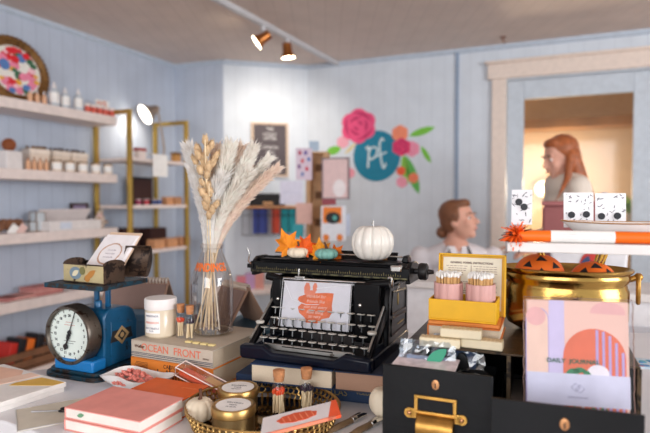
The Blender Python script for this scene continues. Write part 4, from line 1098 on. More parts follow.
# brown bunny tail grasses
bt = mat('bunny_tail_brown', (206, 176, 138), .9, var=.25, scale=120, bump=.4)
def tails(label, tops, foot, g='brown seed head sprays in the vase'):
    t = thing('bunny_tail_spray', label, 'dried grass', vp, 0, g)
    nk = Vector((foot[2], foot[3], .203)); f = Vector((foot[0], foot[1], .012))
    b = MB(); hb = MB(); rnd = random.Random(len(tops))
    top0 = D(*tops[0][:2], vp.y + foot[3] - .03) - vp
    b.tube([f, nk, nk.lerp(top0, .5), top0], .0015, 6)
    for px, py, sz in tops:
        c = D(px, py, vp.y - .03 + rnd.uniform(-.012, .012)) - vp
        root = nk.lerp(top0, max(.05, min(.9, (c.z - nk.z) / (top0.z - nk.z) - .18)))
        b.tube([root, root.lerp(c, .5) + Vector((0, 0, -.004)), c], .0007, 5)
        ax = (c - root).normalized(); rt = ax.to_track_quat('Z', 'Y').to_euler()
        h = .0022 * sz
        hb.ell(c, (h * 1.35, h * 1.35, h * 2.3), 12, 9, rot=rt)
        for k in range(70):
            a = rnd.random() * 6.283; z = rnd.uniform(-1, 1); q = math.sqrt(1 - z * z)
            n_ = rt.to_matrix() @ Vector((q * math.cos(a) * h * 1.2, q * math.sin(a) * h * 1.2, z * h * 2.6)); d = (n_.normalized() + ax * 1.2).normalized()
            sd = d.cross(Vector((rnd.uniform(-1, 1), rnd.uniform(-1, 1), .3))).normalized() * .0006
            hb.quad(c + n_ - sd, c + n_ + d * .006, c + n_ + d * .0065, c + n_ + sd)
    b.build('stem', stm, t); hb.build('seed_heads', bt, t, fix=False)
tails('spray of brown seed heads, upper one on the left of the vase', [(205, 140, 2.4), (198, 149, 2.6), (211, 145, 2.6), (216, 156, 2.5), (203, 158, 2.8), (195, 160, 2.3), (209, 166, 2.7), (200, 170, 2.4), (207, 150, 2.6), (213, 163, 2.3), (204, 165, 2.6), (198, 155, 2.4), (207, 174, 2.3)], (-.006, -.014, -.006, -.014))
tails('spray of brown seed heads, lower one near the bottle neck', [(209, 186, 2.5), (203, 193, 2.7), (213, 198, 2.6), (206, 205, 2.9), (212, 210, 2.3), (202, 182, 2.3), (210, 192, 2.5), (207, 199, 2.6), (216, 205, 2.2), (209, 215, 2.2), (206, 188, 2.3)], (.004, -.018, .0, -.016))
# ---------------------------------------------------------------- kitchen scale
SR = R(-22)
so = G(90, 381, T)
scl = thing('kitchen_scale', 'old blue enamel kitchen scale with a round white dial', 'scale', (so.x, so.y, T), SR)
se = worn('blue_enamel', (16, 84, 124), (22, 34, 44), .4, .1, 42, .60, coat=.3)
sd_ = worn('teal_dark_enamel', (20, 62, 80), (44, 34, 30), .45, .2, 40, .5)
# local: x right, y back; base
b = MB(); b.prism(rrect(-.136, .036, -.012, .162, .03), 0, .010); b.prism(rrect(-.128, .028, -.004, .154, .025), .010, .018)
b.build('base', sd_, scl, bevel=.002)
bw0, bw1, bd0, bd1 = -.096, .008, .035, .140; BH = .150
b = MB()
pr_ = [(bd0, .018), (bd1, .018), (bd1, BH - .04)]
for i in range(9): a = R(0 + 90 * i / 8); pr_.append((bd1 - .04 + .04 * math.cos(a), BH - .04 + .04 * math.sin(a)))
for i in range(9): a = R(90 + 90 * i / 8); pr_.append((bd0 + .022 + .022 * math.cos(a), BH - .022 + .022 * math.sin(a)))
b.prism(pr_, bw0, bw1, 'X'); b.build('housing', se, scl, bevel=.005, seg=3)
MB().prism([(bd0 + .02, .03), (bd1 - .016, .03), (bd1 - .016, BH - .04), (bd0 + .02, BH - .03)], bw1, bw1 + .0015, 'X').build('side_panel', se, scl, bevel=.0007)
em = mat('worn_gold_decal', (170, 140, 96), .6); emk = mat('decal_black', (36, 34, 36), .6)
ey, ez_ = .088, .084
b = MB(); b.prism([(ey - .036, ez_ - .012), (ey + .036, ez_ - .012), (ey + .030, ez_ + .014), (ey - .030, ez_ + .014)], bw1 + .0015, bw1 + .0020, 'X', 1)
b.prism([(ey - .024, ez_), (ey, ez_ - .022), (ey + .024, ez_), (ey, ez_ + .022)], bw1 + .0020, bw1 + .0024, 'X', 0); b.prism([(ey - .014, ez_), (ey, ez_ - .013), (ey + .014, ez_), (ey, ez_ + .013)], bw1 + .0024, bw1 + .0028, 'X', 1); b.prism(circ(ey, ez_, .006), bw1 + .0028, bw1 + .0031, 'X', 0)
b.build('emblem', [em, emk], scl)
MB().box(-.102, .012, -.004, .037, .018, .044).build('front_bracket', mat('bright_blue_enamel', (20, 116, 184), .35, coat=.3), scl, bevel=.004)
# dial
dc = Vector((-.058, .012, .097)); dr_ = .064
di = MB()
def dring(r, y0): return [(dc.x + r * math.cos(2 * math.pi * i / 64), y0, dc.z + r * math.sin(2 * math.pi * i / 64)) for i in range(64)]
dm = thing  # dial as its own mesh with sub-parts
b = MB()
prf = [(.0, .034), (.060, .034), (dr_ + .004, .026), (dr_ + .004, -.002), (dr_ + .001, -.008), (dr_ - .004, -.008), (dr_ - .006, -.002)]
rows = []
for r_, y_ in prf[1:]:
    rows.append([b._v((dc.x + r_ * math.cos(2 * math.pi * i / 64), y_, dc.z + r_ * math.sin(2 * math.pi * i / 64))) for i in range(64)])
for A, B_ in zip(rows, rows[1:]):
    for i in range(64): b._f([A[i], A[(i + 1) % 64], B_[(i + 1) % 64], B_[i]])
b._f(rows[0]); 
rim = b.build('dial_rim', worn('dial_rim_metal', (104, 96, 88), (60, 40, 30), .35, .8, 50, .55), scl)
MB().prism([(dc.x + (dr_ - .003) * math.cos(2 * math.pi * i / 64), dc.z + (dr_ - .003) * math.sin(2 * math.pi * i / 64)) for i in range(64)], .0, .004, 'Y').build('dial_face', mat('dial_enamel', (222, 234, 228), .3, var=.05, scale=20, coat=.4), rim)
b = MB()
for i in range(100):
    a = 2 * math.pi * i / 100; r0 = dr_ - (.013 if i % 10 == 0 else .010 if i % 5 == 0 else .008); r1 = dr_ - .0055; w0 = .00045 if i % 5 else .0008
    ca, sa = math.cos(a), math.sin(a)
    b.prism([(dc.x + r0 * ca - w0 * sa, dc.z + r0 * sa + w0 * ca), (dc.x + r1 * ca - w0 * sa, dc.z + r1 * sa + w0 * ca), (dc.x + r1 * ca + w0 * sa, dc.z + r1 * sa - w0 * ca), (dc.x + r0 * ca + w0 * sa, dc.z + r0 * sa - w0 * ca)], -.0006, -.0001, 'Y')
b.build('scale_marks', emk, rim)
for i in range(20):
    a = R(90 - 18 * i); q = dr_ - .0205
    text(str(i if i else 20), 'number', .0085, mat('dial_ink', (40, 50, 58), .6), rim, (dc.x + q * math.cos(a), -.0004, dc.z + q * math.sin(a)), bold=.0002)
b = MB(); 
for (x, z, w1, s_) in ((0, .022, .030, 1), (0, .028, .022, 1), (.0, -.014, .034, 0), (0, -.019, .022, 0)): b.box(dc.x + x - w1 / 2, dc.x + x + w1 / 2, -.0005, -.0001, dc.z + z, dc.z + z + .0009, mi=0 if s_ else 1)
b.build('dial_print', [mat('faded_red', (206, 130, 124), .6), mat('dial_ink', (0, 0, 0))], rim)
b = MB(); b.M = Matrix.Translation((dc.x, 0, dc.z)) @ Matrix.Rotation(R(20), 4, 'Y')
b.prism([(-.0012, .0), (-.0004, .058), (.0004, .058), (.0012, 0), (.0042, -.002), (.0045, -.008), (.0015, -.013), (.0018, -.020), (.0065, -.026), (.0065, -.030), (0, -.037), (-.0065, -.030), (-.0065, -.026), (-.0018, -.020), (-.0015, -.013), (-.0045, -.008), (-.0042, -.002)], -.0042, -.003, 'Y')
b.prism([(-.0012, .0), (-.006, .006), (-.0008, .014), (.0008, .014), (.006, .006), (.0012, 0), (.005, -.006), (-.005, -.006)], -.0044, -.003, 'Y')
b.M = Matrix.Identity(4); b.cyl((dc.x, -.006, dc.z), (dc.x, 0, dc.z), .0035)
b.build('needle', blackm, rim)
# posts and tray
TZ = .212
for x in (-.056, -.022): MB().box(x - .0055, x + .0055, .075, .083, BH - .004, TZ - .003).build('post', se, scl, bevel=.001)
MB().lathe([(.009, BH - .001), (.009, BH + .012), (.007, BH + .015)], c=(-.040, .066, 0)).build('knob', se, scl)
b = MB(); b.box(-.122, .042, -.005, .135, TZ - .004, TZ); b.box(-.122, .042, -.008, -.003, TZ - .010, TZ + .001); b.box(-.122, .042, .133, .138, TZ - .010, TZ + .001); b.box(-.125, -.120, -.008, .138, TZ - .010, TZ + .001); b.box(.040, .045, -.008, .138, TZ - .010, TZ + .001)
b.build('tray', sd_, scl, bevel=.001)
# tin box on the tray
q = scl.matrix_basis @ Vector((-.098, .022, TZ + .0005))
tin = thing('tin_box', 'rusty painted tin box with its lid open, on the scale tray', 'box', q, SR - R(4))
tinm = worn('painted_tin', (196, 180, 136), (80, 56, 40), .4, .3, 45, .58); tinr = worn('rusty_tin', (84, 66, 54), (40, 30, 26), .5, .5, 40, .5)
W_, D_, h_ = .126, .062, .042; s_ = .0015
b = MB(); b.box(0, W_, 0, s_, 0, h_, 0); b.box(0, W_, D_ - s_, D_, 0, h_, 1); b.box(0, s_, s_, D_ - s_, 0, h_, 1); b.box(W_ - s_, W_, s_, D_ - s_, 0, h_, 1); b.box(0, W_, 0, D_, -.0003, s_, 1)
b.build('body', [tinm, tinr], tin)
b = MB(); b.tube([(0, 0, h_), (W_, 0, h_), (W_, D_, h_), (0, D_, h_)], .0016, 8, closed=True); b.tube([(0, -.001, .002), (W_, -.001, .002)], .0013, 8)
for x in (0, W_):   # half-round ends
    b.prism([(D_ / 2 + D_ / 2 * .98 * math.cos(R(180 * i / 14)), h_ + .011 * math.sin(R(180 * i / 14))) for i in range(15)], x - .001, x + .001, 'X')
b.build('rolled_rims', tinr, tin)
b = MB(); b.prism(circ(.040, .022, .019, .014), -.0008, -.0001, 'Y', 0); b.prism(leafpts(.040, .022, .024, .012, 30), -.0014, -.0001, 'Y', 1); b.prism(leafpts(.088, .021, .036, .014, 35), -.0009, -.0001, 'Y', 2); b.prism(circ(.062, .028, .009), -.0010, -.0001, 'Y', 3); b.prism(circ(.078, .012, .008), -.0010, -.0001, 'Y', 2)
b.build('painted_flowers', [mat('blue_grey_paint', (120, 140, 156), .5), mat('cream_paint', (226, 216, 186), .5), mat('ochre_paint', (190, 130, 60), .5), mat('olive_paint', (120, 116, 70), .5)], tin)
ld = MB(); n = 14     # curved open lid hanging behind to the right
for i in range(n):
    a0_, a1_ = R(180 * i / n), R(180 * (i + 1) / n)
    f_ = lambda a: (W_ + .006 + .0, 0)
ld.M = Matrix.Translation((W_ + .014, D_ + .020, h_ + .004)) @ Matrix.Rotation(R(24), 4, 'Z') @ Matrix.Rotation(R(64), 4, 'X')
pro = [(-.038 + .038 + .038 * math.cos(R(180 * i / n)) - .0, .024 * math.sin(R(180 * i / n))) for i in range(n + 1)]
inn = [(x * .95, z * .92) for x, z in pro]
ld.prism([(x + .0, -z) for x, z in pro] + [(x, -z) for x, z in inn[::-1]], -.030, .030, 'X')
ld.prism([(x, -z) for x, z in pro], .029, .030, 'X'); ld.prism([(x, -z) for x, z in pro], -.030, -.029, 'X')
ld.build('lid', tinr, tin)
# cards leaning in the tin
Mc = tin.matrix_basis
for i in range(3):
    p = Mc @ Vector((.066 + i * .002, .022 + i * .007, .003 + i * .0002))
    o = thing('greeting_card', ['white card with a twig wreath, front one in the tin box', 'white card right behind the wreath card in the tin box', 'cream card at the very back of the tin box'][i], 'card', p, 0, None if i == 0 else None, rot=(R(-43 + i * 1.5), 0, SR - R(3)))
    m_ = mat('card_white', (240, 236, 238), .5) if i < 2 else mat('card_cream', (216, 186, 160), .6)
    MB().prism([(-.051, 0), (.051, 0), (.051, .128 + .004 * i), (-.051, .128 + .004 * i)], 0, .003, 'Y').build('sheet', m_, o)
    if i == 0:
        b = MB(); rw_ = mat('wreath_brown', (196, 160, 140), .7)
        for k in range(3): b.tube([((.032 + .0012 * math.sin(a * .7 + k)) * math.cos(R(a * 9)), -.0004, .078 + (.030 + .0012 * math.cos(a * .9 + k * 2)) * math.sin(R(a * 9))) for a in range(40)], .0005 + .0003 * k, 5, closed=True)
        for k in range(26):
            a = R(k * 13.8 if k % 2 else 200 + k * 3); b.prism(leafpts(.032 * math.cos(a), .078 + .030 * math.sin(a), .008, .003, math.degrees(a) + 60), -.0008, -.0001, 'Y')
        b.build('wreath_print', rw_, o)
        for s2, z in (('you are the', .089), ('WILD & FREE', .078), ('love of my life', .068)): text(s2, 'lettering', .0052, mat('grey_ink', (186, 176, 184), .6), o, (0, -.0003, z))
# ---------------------------------------------------------------- left front: planners, envelope, notebooks
marble = mat('planner_white', (236, 232, 228), .4)
pL = G(67, 381, T + .022)
pl_ang = R(-31)
def planner(z, dx, label):
    t = thing('planner', label, 'book', (pL.x + dx, pL.y, z), pl_ang)
    MB().prism(rrect(-.24, 0, -.16, 0, .004), 0, .010).build('block', marble, t, bevel=.001)
    return t
planner(T, -.004, 'white planner lying flat at the left edge, under the abstract one')
t = planner(T + .0105, 0, 'white planner with pink, orange and yellow abstract shapes, top one at the left')
b = MB(); b.prism([(-.24, -.02), (-.15, -.006), (-.09, -.05), (-.13, -.07), (-.2, -.05)], .0101, .0106, 'Z', 0); b.prism([(-.12, -.006), (-.085, -.006), (-.11, -.13), (-.15, -.13)], .0101, .0108, 'Z', 1); b.prism([(-.07, -.012), (-.0, -.006), (-.004, -.030), (-.08, -.075), (-.085, -.06)], .0101, .0107, 'Z', 2); b.prism(circ(-.19, -.12, .045), .0101, .0109, 'Z', 3)
b.build('abstract_print', [mat('blush', (236, 190, 164), .5), mat('peach_print', (240, 206, 186), .5), mat('mustard', (222, 176, 70), .5), mat('terracotta', (214, 110, 70), .5)], t)
# clear envelope with scissors
eo = G(62, 424, T)
env = thing('clear_envelope', 'flat clear envelope on the table holding a tiny pair of scissors', 'envelope', (eo.x, eo.y, T + .0005), R(31))
MB().prism(rrect(-.07, .075, 0, .115, .003), 0, .0012).build('sleeve', mat('cream_insert', (214, 208, 192), .5), env)
b = MB(); b.tube([(-.069, .001, .0016), (.074, .001, .0016), (.074, .114, .0016), (-.069, .114, .0016)], .0008, 6, closed=True); b.build('sealed_edge', silv, env)
t = thing('scissors', 'tiny black scissors lying on the clear envelope', 'scissors', G(56, 411, T + .003), R(8))
b = MB(); b.prism([(-.045, .000), (.0, .002), (.004, -.001), (-.04, -.0015)], 0, .001); b.build('blade', silv, t)
b = MB(); b.prism([(-.045, .001), (.0, -.004), (.004, .000), (-.04, .0025)], .0011, .002); b.build('blade', silv, t)
b = MB(); b.tube([(.016 + .009 * math.cos(R(a)), .006 + .005 * math.sin(R(a)), .002) for a in range(0, 360, 24)], .0014, 7, closed=True); b.build('handle', blackm, t)
b = MB(); b.tube([(.016 + .009 * math.cos(R(a)), -.006 + .005 * math.sin(R(a)), .002) for a in range(0, 360, 24)], .0014, 7, closed=True); b.build('handle', blackm, t)
# pink notebooks and orange one
gpage = lines('grid_pages', (240, 232, 216), (206, 190, 166), 'X', 260, .25, .8, .1, .0004)
nA = G(64, 430, T); nang = R(-23)
pk = mat('salmon_cover', (238, 156, 146), .55, bump=.1); 
for i in range(2):
    z = T + .0205 * i
    t = book('pink_notebook', ['salmon pink notebook, lower of the two stacked at the front', 'salmon pink notebook on top, with a green sticker on its page edge'][i], (nA.x + .001 * i, nA.y), nang + R(.8 * i), .165, .115, z, .020, pk, 'left', group=None, pg=mat('paper_white', (240, 234, 226), .7), ct=.002, ov=.002)
    if i: MB().prism(leafpts(.036, .010, .015, .007, 12), .0005, .0012 + .0005, 'Y').build('sticker', mat('sticker_green', (110, 160, 124), .5), t)
og = mat('orange_cover', (228, 100, 28), .5, bump=.1)
p = G(119, 389, T + .041); p2 = G(186, 398, T + .041)
dv2 = Vector((math.cos(nang), math.sin(nang))); nv = Vector((-dv2.y, dv2.x))
q = Vector((p.x, p.y)) + nv * .012 + dv2 * .004
t = book('orange_notebook', 'orange notebook behind the pink notebooks', q, nang, .132, .088, T, .034, og, 'front', pg=mat('paper_white', (0, 0, 0)), ct=.002, ov=.002)
text('gratitude', 'lettering', .009, mat('orange_foil', (240, 140, 80), .3, .3), t, (.105, .060, .0341), (0, 0, 0))
# leaf bowl with pink salt
bo = G(136, 388, T)
t = thing('leaf_bowl', 'white leaf shaped porcelain bowl with pink crystals inside', 'bowl', (bo.x, bo.y, T), R(-12))
n = 40; rows = []
b = MB()
def brim(a):
    k = 1 + .10 * math.cos(a * 2) + .06 * math.cos(5 * a + .6) + .22 * max(0, math.cos(a)) ** 6 + .10 * max(0, math.cos(a - math.pi)) ** 8
    return .068 * k, .044 * k
for q_, z_ in ((.40, 0), (.62, .006), (.86, .019), (1.0, .030), (.97, .0305), (.82, .020), (.58, .0085), (.3, .004)):
    rows.append([b._v((brim(2 * math.pi * i / n)[0] * q_ * math.cos(2 * math.pi * i / n), brim(2 * math.pi * i / n)[1] * q_ * math.sin(2 * math.pi * i / n), z_ + (.005 * math.cos(3 * 2 * math.pi * i / n) if z_ > .015 else 0))) for i in range(n)])
for A, B_ in zip(rows, rows[1:]):
    for i in range(n): b._f([A[i], A[(i + 1) % n], B_[(i + 1) % n], B_[i]])
b._f(rows[0][::-1]); b._f(rows[-1])
b.build('porcelain', mat('porcelain', (240, 238, 236), .2, coat=.4), t)
cb = MB(); cm = mat('pink_crystal', (236, 140, 128), .35, var=.2, scale=90, trans=.2)
for i in range(120):
    a = random.random() * 6.28; q_ = math.sqrt(random.random()); x = .046 * q_ * math.cos(a); y = .028 * q_ * math.sin(a)
    cb.ell((x, y, .012 + .020 * (1 - q_ ** 2) + random.random() * .004), (random.uniform(.004, .010), random.uniform(.003, .005), .0035), 6, 4, rot=Euler((random.random(), random.random(), random.random() * 3)))
o = cb.build('pink_crystals', cm, loc=(bo.x - .008, bo.y, T + .002), rz=R(-12), smooth=0); tag(o, 'heap of salmon pink crystals in the leaf bowl', 'crystals', kind='stuff')
# ---------------------------------------------------------------- clear box with coral tray
p = D(203, 375, 1.085)
t = thing('clear_box', 'clear acrylic box with coral lining, leaning by the orange book', 'box', (p.x, p.y, p.z - .010), 0, rot=(R(12), R(15), R(-27)))
acr = glassy('acrylic', (255, 246, 242), .03, .06)
b = MB(); b.box(-.062, .062, -.015, .015, -.010, .010); b.build('case', acr, t, bevel=.002)
b = MB()
for y in (-.0145, .0145):
    for z in (-.0095, .0095): b.cyl((-.061, y, z), (.061, y, z), .0012, seg=6)
for x in (-.0615, .0615): b.tube([(x, -.0145, -.0095), (x, .0145, -.0095), (x, .0145, .0095), (x, -.0145, .0095)], .0012, 6, closed=True)
b.build('polished_edges', mat('acrylic_edge', (246, 232, 226), .15), t)
MB().box(-.056, .050, -.012, .012, -.009, .0).build('coral_lining', mat('coral', (232, 104, 72), .5), t, bevel=.003)
MB().box(.012, .052, -.009, .006, .0098, .0115).build('brown_sticker', kraft, t)
# ================================================================ TYPEWRITER
ZT = zb + .0385
to = G(239, 358, ZT)
TR = R(-23)
tw = thing('typewriter', 'antique black typewriter standing on dark blue books', 'typewriter', (to.x, to.y, ZT), TR)
tb_ = mat('typewriter_black', (9, 10, 14), .3, .0, var=.3, scale=12, coat=.12, bump=.04)
tbl = worn('typewriter_enamel', (9, 16, 32), (50, 52, 58), .3, .0, 60, .70, coat=.15)
stl = worn('dull_steel', (170, 168, 164), (96, 88, 80), .35, .85, 60, .6)
chrome = mat('bright_nickel', (214, 212, 208), .18, 1)
TW = .285
for m_ in (tb_, tbl): m_.node_tree.nodes['Principled BSDF'].inputs['Specular IOR Level'].default_value = .2
# base frame: front rail with dropped middle, side rails
b = MB()
fr_ = [(0, .004), (.006, 0), (TW - .006, 0), (TW, .004), (TW, .026), (TW - .055, .030), (TW - .075, .018), (.075, .018), (.055, .030), (0, .028)]
b.prism(fr_, .0, .024, 'Y')
b.box(0, .024, .024, .29, 0, .024); b.box(TW - .024, TW, .024, .29, 0, .024); b.box(.024, TW - .024, .27, .29, 0, .024)
b.build('base_frame', tbl, tw, bevel=.005, seg=3)
MB().box(.024, TW - .024, .024, .28, .004, .008).build('floor_plate', blackm, tw)
MB().prism([(.035, .018), (TW - .035, .018), (TW - .045, .030), (.045, .030)], .026, .032, 'Y').build('front_strip', stl, tw, bevel=.001)
# sloping side arms of the keyboard
for s_, x in ((0, .006), (1, TW - .018)):
    b = MB(); b.prism([(.018, .020), (.030, .016), (.145, .085), (.135, .100), (.118, .098)], x, x + .012, 'X'); b.build('side_arm', tb_, tw, bevel=.003)
    b = MB(); b.cyl((x + .006, .025, .036), (x + .006, .125, .105), .0025, seg=8); b.build('arm_rail', stl, tw)
# body: side panels with openings, front columns, top deck
HB = .152; BY0, BY1 = .125, .285
def side(x0, x1):
    b = MB(); out = [(BY0, .02), (BY1, .02), (BY1, HB - .03), (BY1 - .02, HB - .004), (BY0 + .05, HB), (BY0 + .018, HB - .004), (BY0 + .004, HB - .03)]
    b.prism(out, x0, x1, 'X'); return b
side(.002, .014).build('side_panel', tb_, tw, bevel=.003)
side(TW - .014, TW - .002).build('side_panel', tb_, tw, bevel=.003)
# raised rims on the outer side panel and cut-out
b = MB(); xs = TW - .0018
b.tube([(xs, BY0 + .02, .04), (xs, BY1 - .02, .04), (xs, BY1 - .02, .070), (xs, BY0 + .02, .074)], .0025, 6, closed=True)
b.tube([(xs, BY0 + .022, .084), (xs, BY1 - .022, .080), (xs, BY1 - .022, HB - .03), (xs, BY0 + .03, HB - .02)], .0025, 6, closed=True)
b.build('panel_rims', tb_, tw)
MB().ell((xs, .225, .055), (.002, .03, .002)).build('pinstripe', mat('gold_pinstripe', (176, 150, 96), .4, .5), tw)
b = MB(); b.ell((xs, .20, .11), (.002, .004, .014)); b.build('gold_ornament', mat('gold_pinstripe', (176, 150, 96), .4, .5), tw)
# curved shoulder bulge on the right like a horn
for x0, x1 in ((.012, .040), (TW - .078, TW - .016)):
    b = MB(); b.prism([(x0, .026), (x1, .026), (x1, .10), (x1 - .003, .125), (x1 - .002, HB), (x0 + .002, HB), (x0, .12)], BY0 - .006, BY0 + .008, 'Y'); b.build('front_column', tb_, tw, bevel=.004)
    b = MB()
    for z in (.060, .105): b.ell((x0 + .016, BY0 - .0065, z), (.0042, .0025, .0042), 14, 8)
    b.build('screws', chrome, tw)['kind'] = 'stuff'
for s_ in (0, 1):   # curved shoulders sweeping outwards below the carriage
    pts = [(.206, .112), (.209, .128), (.222, .142), (.250, .150), (.285, .154)] if s_ else [(.048, .112), (.046, .128), (.038, .142), (.022, .150), (-.004, .154)]
    b = MB(); b.tube([(x, BY0 + .004, z) for x, z in pts], [.004, .006, .008, .009, .009], 12); b.build('shoulder', tb_, tw)
MB().box(.014, TW - .014, BY0 + .05, BY1 - .004, HB - .012, HB - .002).build('top_deck', tb_, tw, bevel=.002)
MB().prism([(.016, .03), (TW - .016, .03), (TW - .016, .13), (.016, .13)], BY0 + .085, BY0 + .090, 'Y').build('inner_wall', blackm, tw)
# type basket: fan of type bars
b = MB(); cx = .125
for i in range(36):
    a = R(-62 + 124 * i / 35); r0, r1 = .030, .085
    b.cyl((cx + r0 * math.sin(a), BY0 + .055, .11 - r0 * .5 * math.cos(a) - .03), (cx + r1 * math.sin(a), BY0 + .012, .100 - r1 * .85 * math.cos(a) + .035), .0011, seg=5)
b.build('type_bars', stl, tw)['kind'] = 'stuff'
b = MB()
n = 22
for i in range(n):
    a0_, a1_ = R(180 + 180 * i / n), R(180 + 180 * (i + 1) / n)
    b.tube([(cx + .082 * math.cos(a0_), BY0 + .010, .135 + .06 * math.sin(a0_)), (cx + .082 * math.cos(a1_), BY0 + .010, .135 + .06 * math.sin(a1_))], .004, 6)
b.build('basket_ring', tb_, tw)
# ribbon spools
for x in (.072, TW - .072):
    MB().lathe([(.024, 0), (.024, .002), (.009, .003), (.009, .012), (.024, .013), (.024, .015)], c=(x, BY0 + .085, HB - .002)).build('ribbon_spool', tb_, tw)
# keys: four rows; each key a stem with a black cap and a nickel ring
ringm = mat('key_ring_silver', (216, 214, 206), .35, .35); capm = mat('key_black', (24, 24, 26), .25, coat=.5); keyst = stl
kx0 = .036
proto = None
kx = ['1234567890-', 'QWERTYUIOP', 'ASDFGHJKL;', 'ZXCVBNM,./']
rowsK = [(11, .026, .112, .0860), (11, .037, .086, .0690), (11, .026, .062, .0520), (11, .037, .038, .0370)]
for r_, (n, xo, y, z) in enumerate(rowsK):
    for i in range(n):
        x = xo + i * .0224
        if x > TW - .022: continue
        if proto is None:
            k = MB(); k.lathe([(.0070, 0), (.0076, .0012), (.0068, .0026)], seg=20); k.cyl((0, 0, .0005), (0, 0, -.012), .0022, seg=8); k.tube([(0, 0, -.010), (0, .008, -.018), (0, .03, -.022)], .0014, 6)
            proto = k.build('key', capm, tw); proto['kind_note'] = 'key'
            del proto['kind_note']
            q_ = MB(); q_.tube([(.0078 * math.cos(2 * math.pi * j / 24), .0078 * math.sin(2 * math.pi * j / 24), .0018) for j in range(24)], .0012, 7, closed=True); rg = q_.build('key_ring', ringm, proto)
            proto.location = (x, y, z); proto.rotation_euler = (R(-8), 0, 0)
        else:
            c = proto.copy(); col.objects.link(c); c.parent = tw; c.location = (x, y, z); g_ = rg.copy(); col.objects.link(g_); g_.parent = c
MB().box(.085, TW - .085, .0255, .0335, .0245, .0285).build('space_bar', tb_, tw, bevel=.002)
for x in (.016, TW - .016):
    MB().lathe([(.0085, 0), (.0095, .003), (.0085, .005)], c=(x, .060, .062)).build('shift_key', ringm, tw)
# carriage
CL, CR = -.068, .318
CY = .205; CZ_ = .170
ca = thing('carriage_tmp', 'x', 'x'); bpy.data.objects.remove(ca)
b = MB()
b.box(CL, CR, CY - .045, CY - .036, CZ_ - .014, CZ_ + .012)       # front bar
b.box(CL + .008, CR - .005, CY - .010, CY + .050, CZ_ - .020, CZ_ - .010)
b.box(CL + .01, CR - .004, CY + .045, CY + .055, CZ_ - .018, CZ_ + .006)
for x in (CL, CR - .010): b.prism([(CY - .04, CZ_ - .022), (CY + .055, CZ_ - .022), (CY + .055, CZ_ + .010), (CY + .02, CZ_ + .022), (CY - .02, CZ_ + .022), (CY - .04, CZ_ + .010)], x, x + .010, 'X')
car = b.build('carriage', tb_, tw, bevel=.002)
MB().cyl((CL + .010, CY, CZ_ + .002), (CR - .010, CY, CZ_ + .002), .0165, seg=28).build('platen', mat('platen_rubber', (36, 34, 36), .55), tw)
MB().cyl((-.02, CY - .054, CZ_ - .022), (TW - .03, CY - .054, CZ_ - .022), .0028, seg=10).build('carriage_rod', chrome, tw)
b = MB(); b.box(.058, .082, CY - .062, CY - .048, CZ_ - .030, CZ_ - .015); b.box(.066, .070, CY - .062, CY - .056, CZ_ - .015, CZ_ + .002)
b.build('margin_stop', chrome, tw, bevel=.001)
b = MB()
for i in range(68): b.box(-.05 + i * .0052, -.0492 + i * .0052, CY - .0455, CY - .0448, CZ_ - .006, CZ_ - (.002 if i % 5 else -.001))
b.build('ruler_marks', mat('ruler_brass', (150, 136, 90), .4, .5), tw)['kind'] = 'stuff'
MB().box(CL + .004, CR - .004, CY - .0448 - .0008, CY - .0448, CZ_ - .012, CZ_ - .0085).build('scale_rail', worn('aged_rail', (96, 92, 66), (40, 36, 30), .4, .5, 80, .5), tw)
# paper table behind the platen
b = MB(); b.M = Matrix.Translation((0, CY + .036, CZ_ + .010)) @ Matrix.Rotation(R(-28), 4, 'X'); b.box(-.03, CR - .050, 0, .002, 0, .030)
b.build('paper_table', tb_, tw, bevel=.001)
o = text('Underwood', 'lettering', .012, mat('gold_gilt', (190, 140, 92), .4, .5), tw, (.215, CY + .0405, CZ_ + .0225), (R(62), 0, 0), shear=.2, bold=.0002); 
MB().cyl((-.03, CY + .012, CZ_ + .030), (CR - .03, CY + .012, CZ_ + .030), .0022, seg=8).build('paper_bail', chrome, tw)
# platen knobs and levers
for x, d in ((CR, 1), (CL, -1)):
    k = MB(); k.M = Matrix.Translation((x, CY, CZ_ + .002)) @ Matrix.Rotation(R(90 * d), 4, 'Y')
    k.lathe([(.006, 0), (.006, .010), (.017, .011), (.0185, .014), (.0185, .026), (.016, .029), (.006, .030), (.004, .042), (.003, .043)] if d > 0 else [(.005, 0), (.005, .006), (.011, .007), (.011, .014), (.009, .016)], seg=28, flute=0)
    k.build('platen_knob', mat('knob_black', (30, 28, 30), .4), tw, bevel=.001)
b = MB(); b.tube([(CL + .004, CY - .045, CZ_ + .004), (CL - .002, CY - .050, CZ_ + .012), (CL + .002, CY - .052, CZ_ + .030), (CL - .004, CY - .052, CZ_ + .044)], [.004, .004, .0035, .0015], 10, flat=.5); b.build('return_lever', chrome, tw)
b = MB(); b.box(CL - .006, CL + .01, CY - .050, CY - .02, CZ_ - .004, CZ_ + .006); b.box(CL + .02, CL + .07, CY - .018, CY - .012, CZ_ + .014, CZ_ + .024); b.cyl((CL + .01, CY - .02, CZ_ + .016), (CL + .085, CY - .02, CZ_ + .018), .003, seg=8); b.build('lever_bracket', tb_, tw, bevel=.001)
b = MB(); b.box(CR - .040, CR - .015, CY - .052, CY - .030, CZ_ + .004, CZ_ + .018); b.box(CR - .045, CR - .033, CY - .056, CY - .046, CZ_ - .030, CZ_ - .005); b.build('release_lever', chrome, tw, bevel=.003)
b = MB(); b.prism([(-.0, 0), (.018, 0), (.014, .016), (.004, .016)], CY + .0, CY + .03, 'Y'); pw = b.build('pawl_cover', tb_, tw, bevel=.003); pw.location = (CR - .03, 0, CZ_ + .018)
b = MB()
for i in range(7): b.cyl((TW - .03 + i * .006, CY - .03, CZ_ - .03 - (i % 3) * .006), (TW + .01 - i * .004, CY + .05, CZ_ - .026), .0018, seg=6)
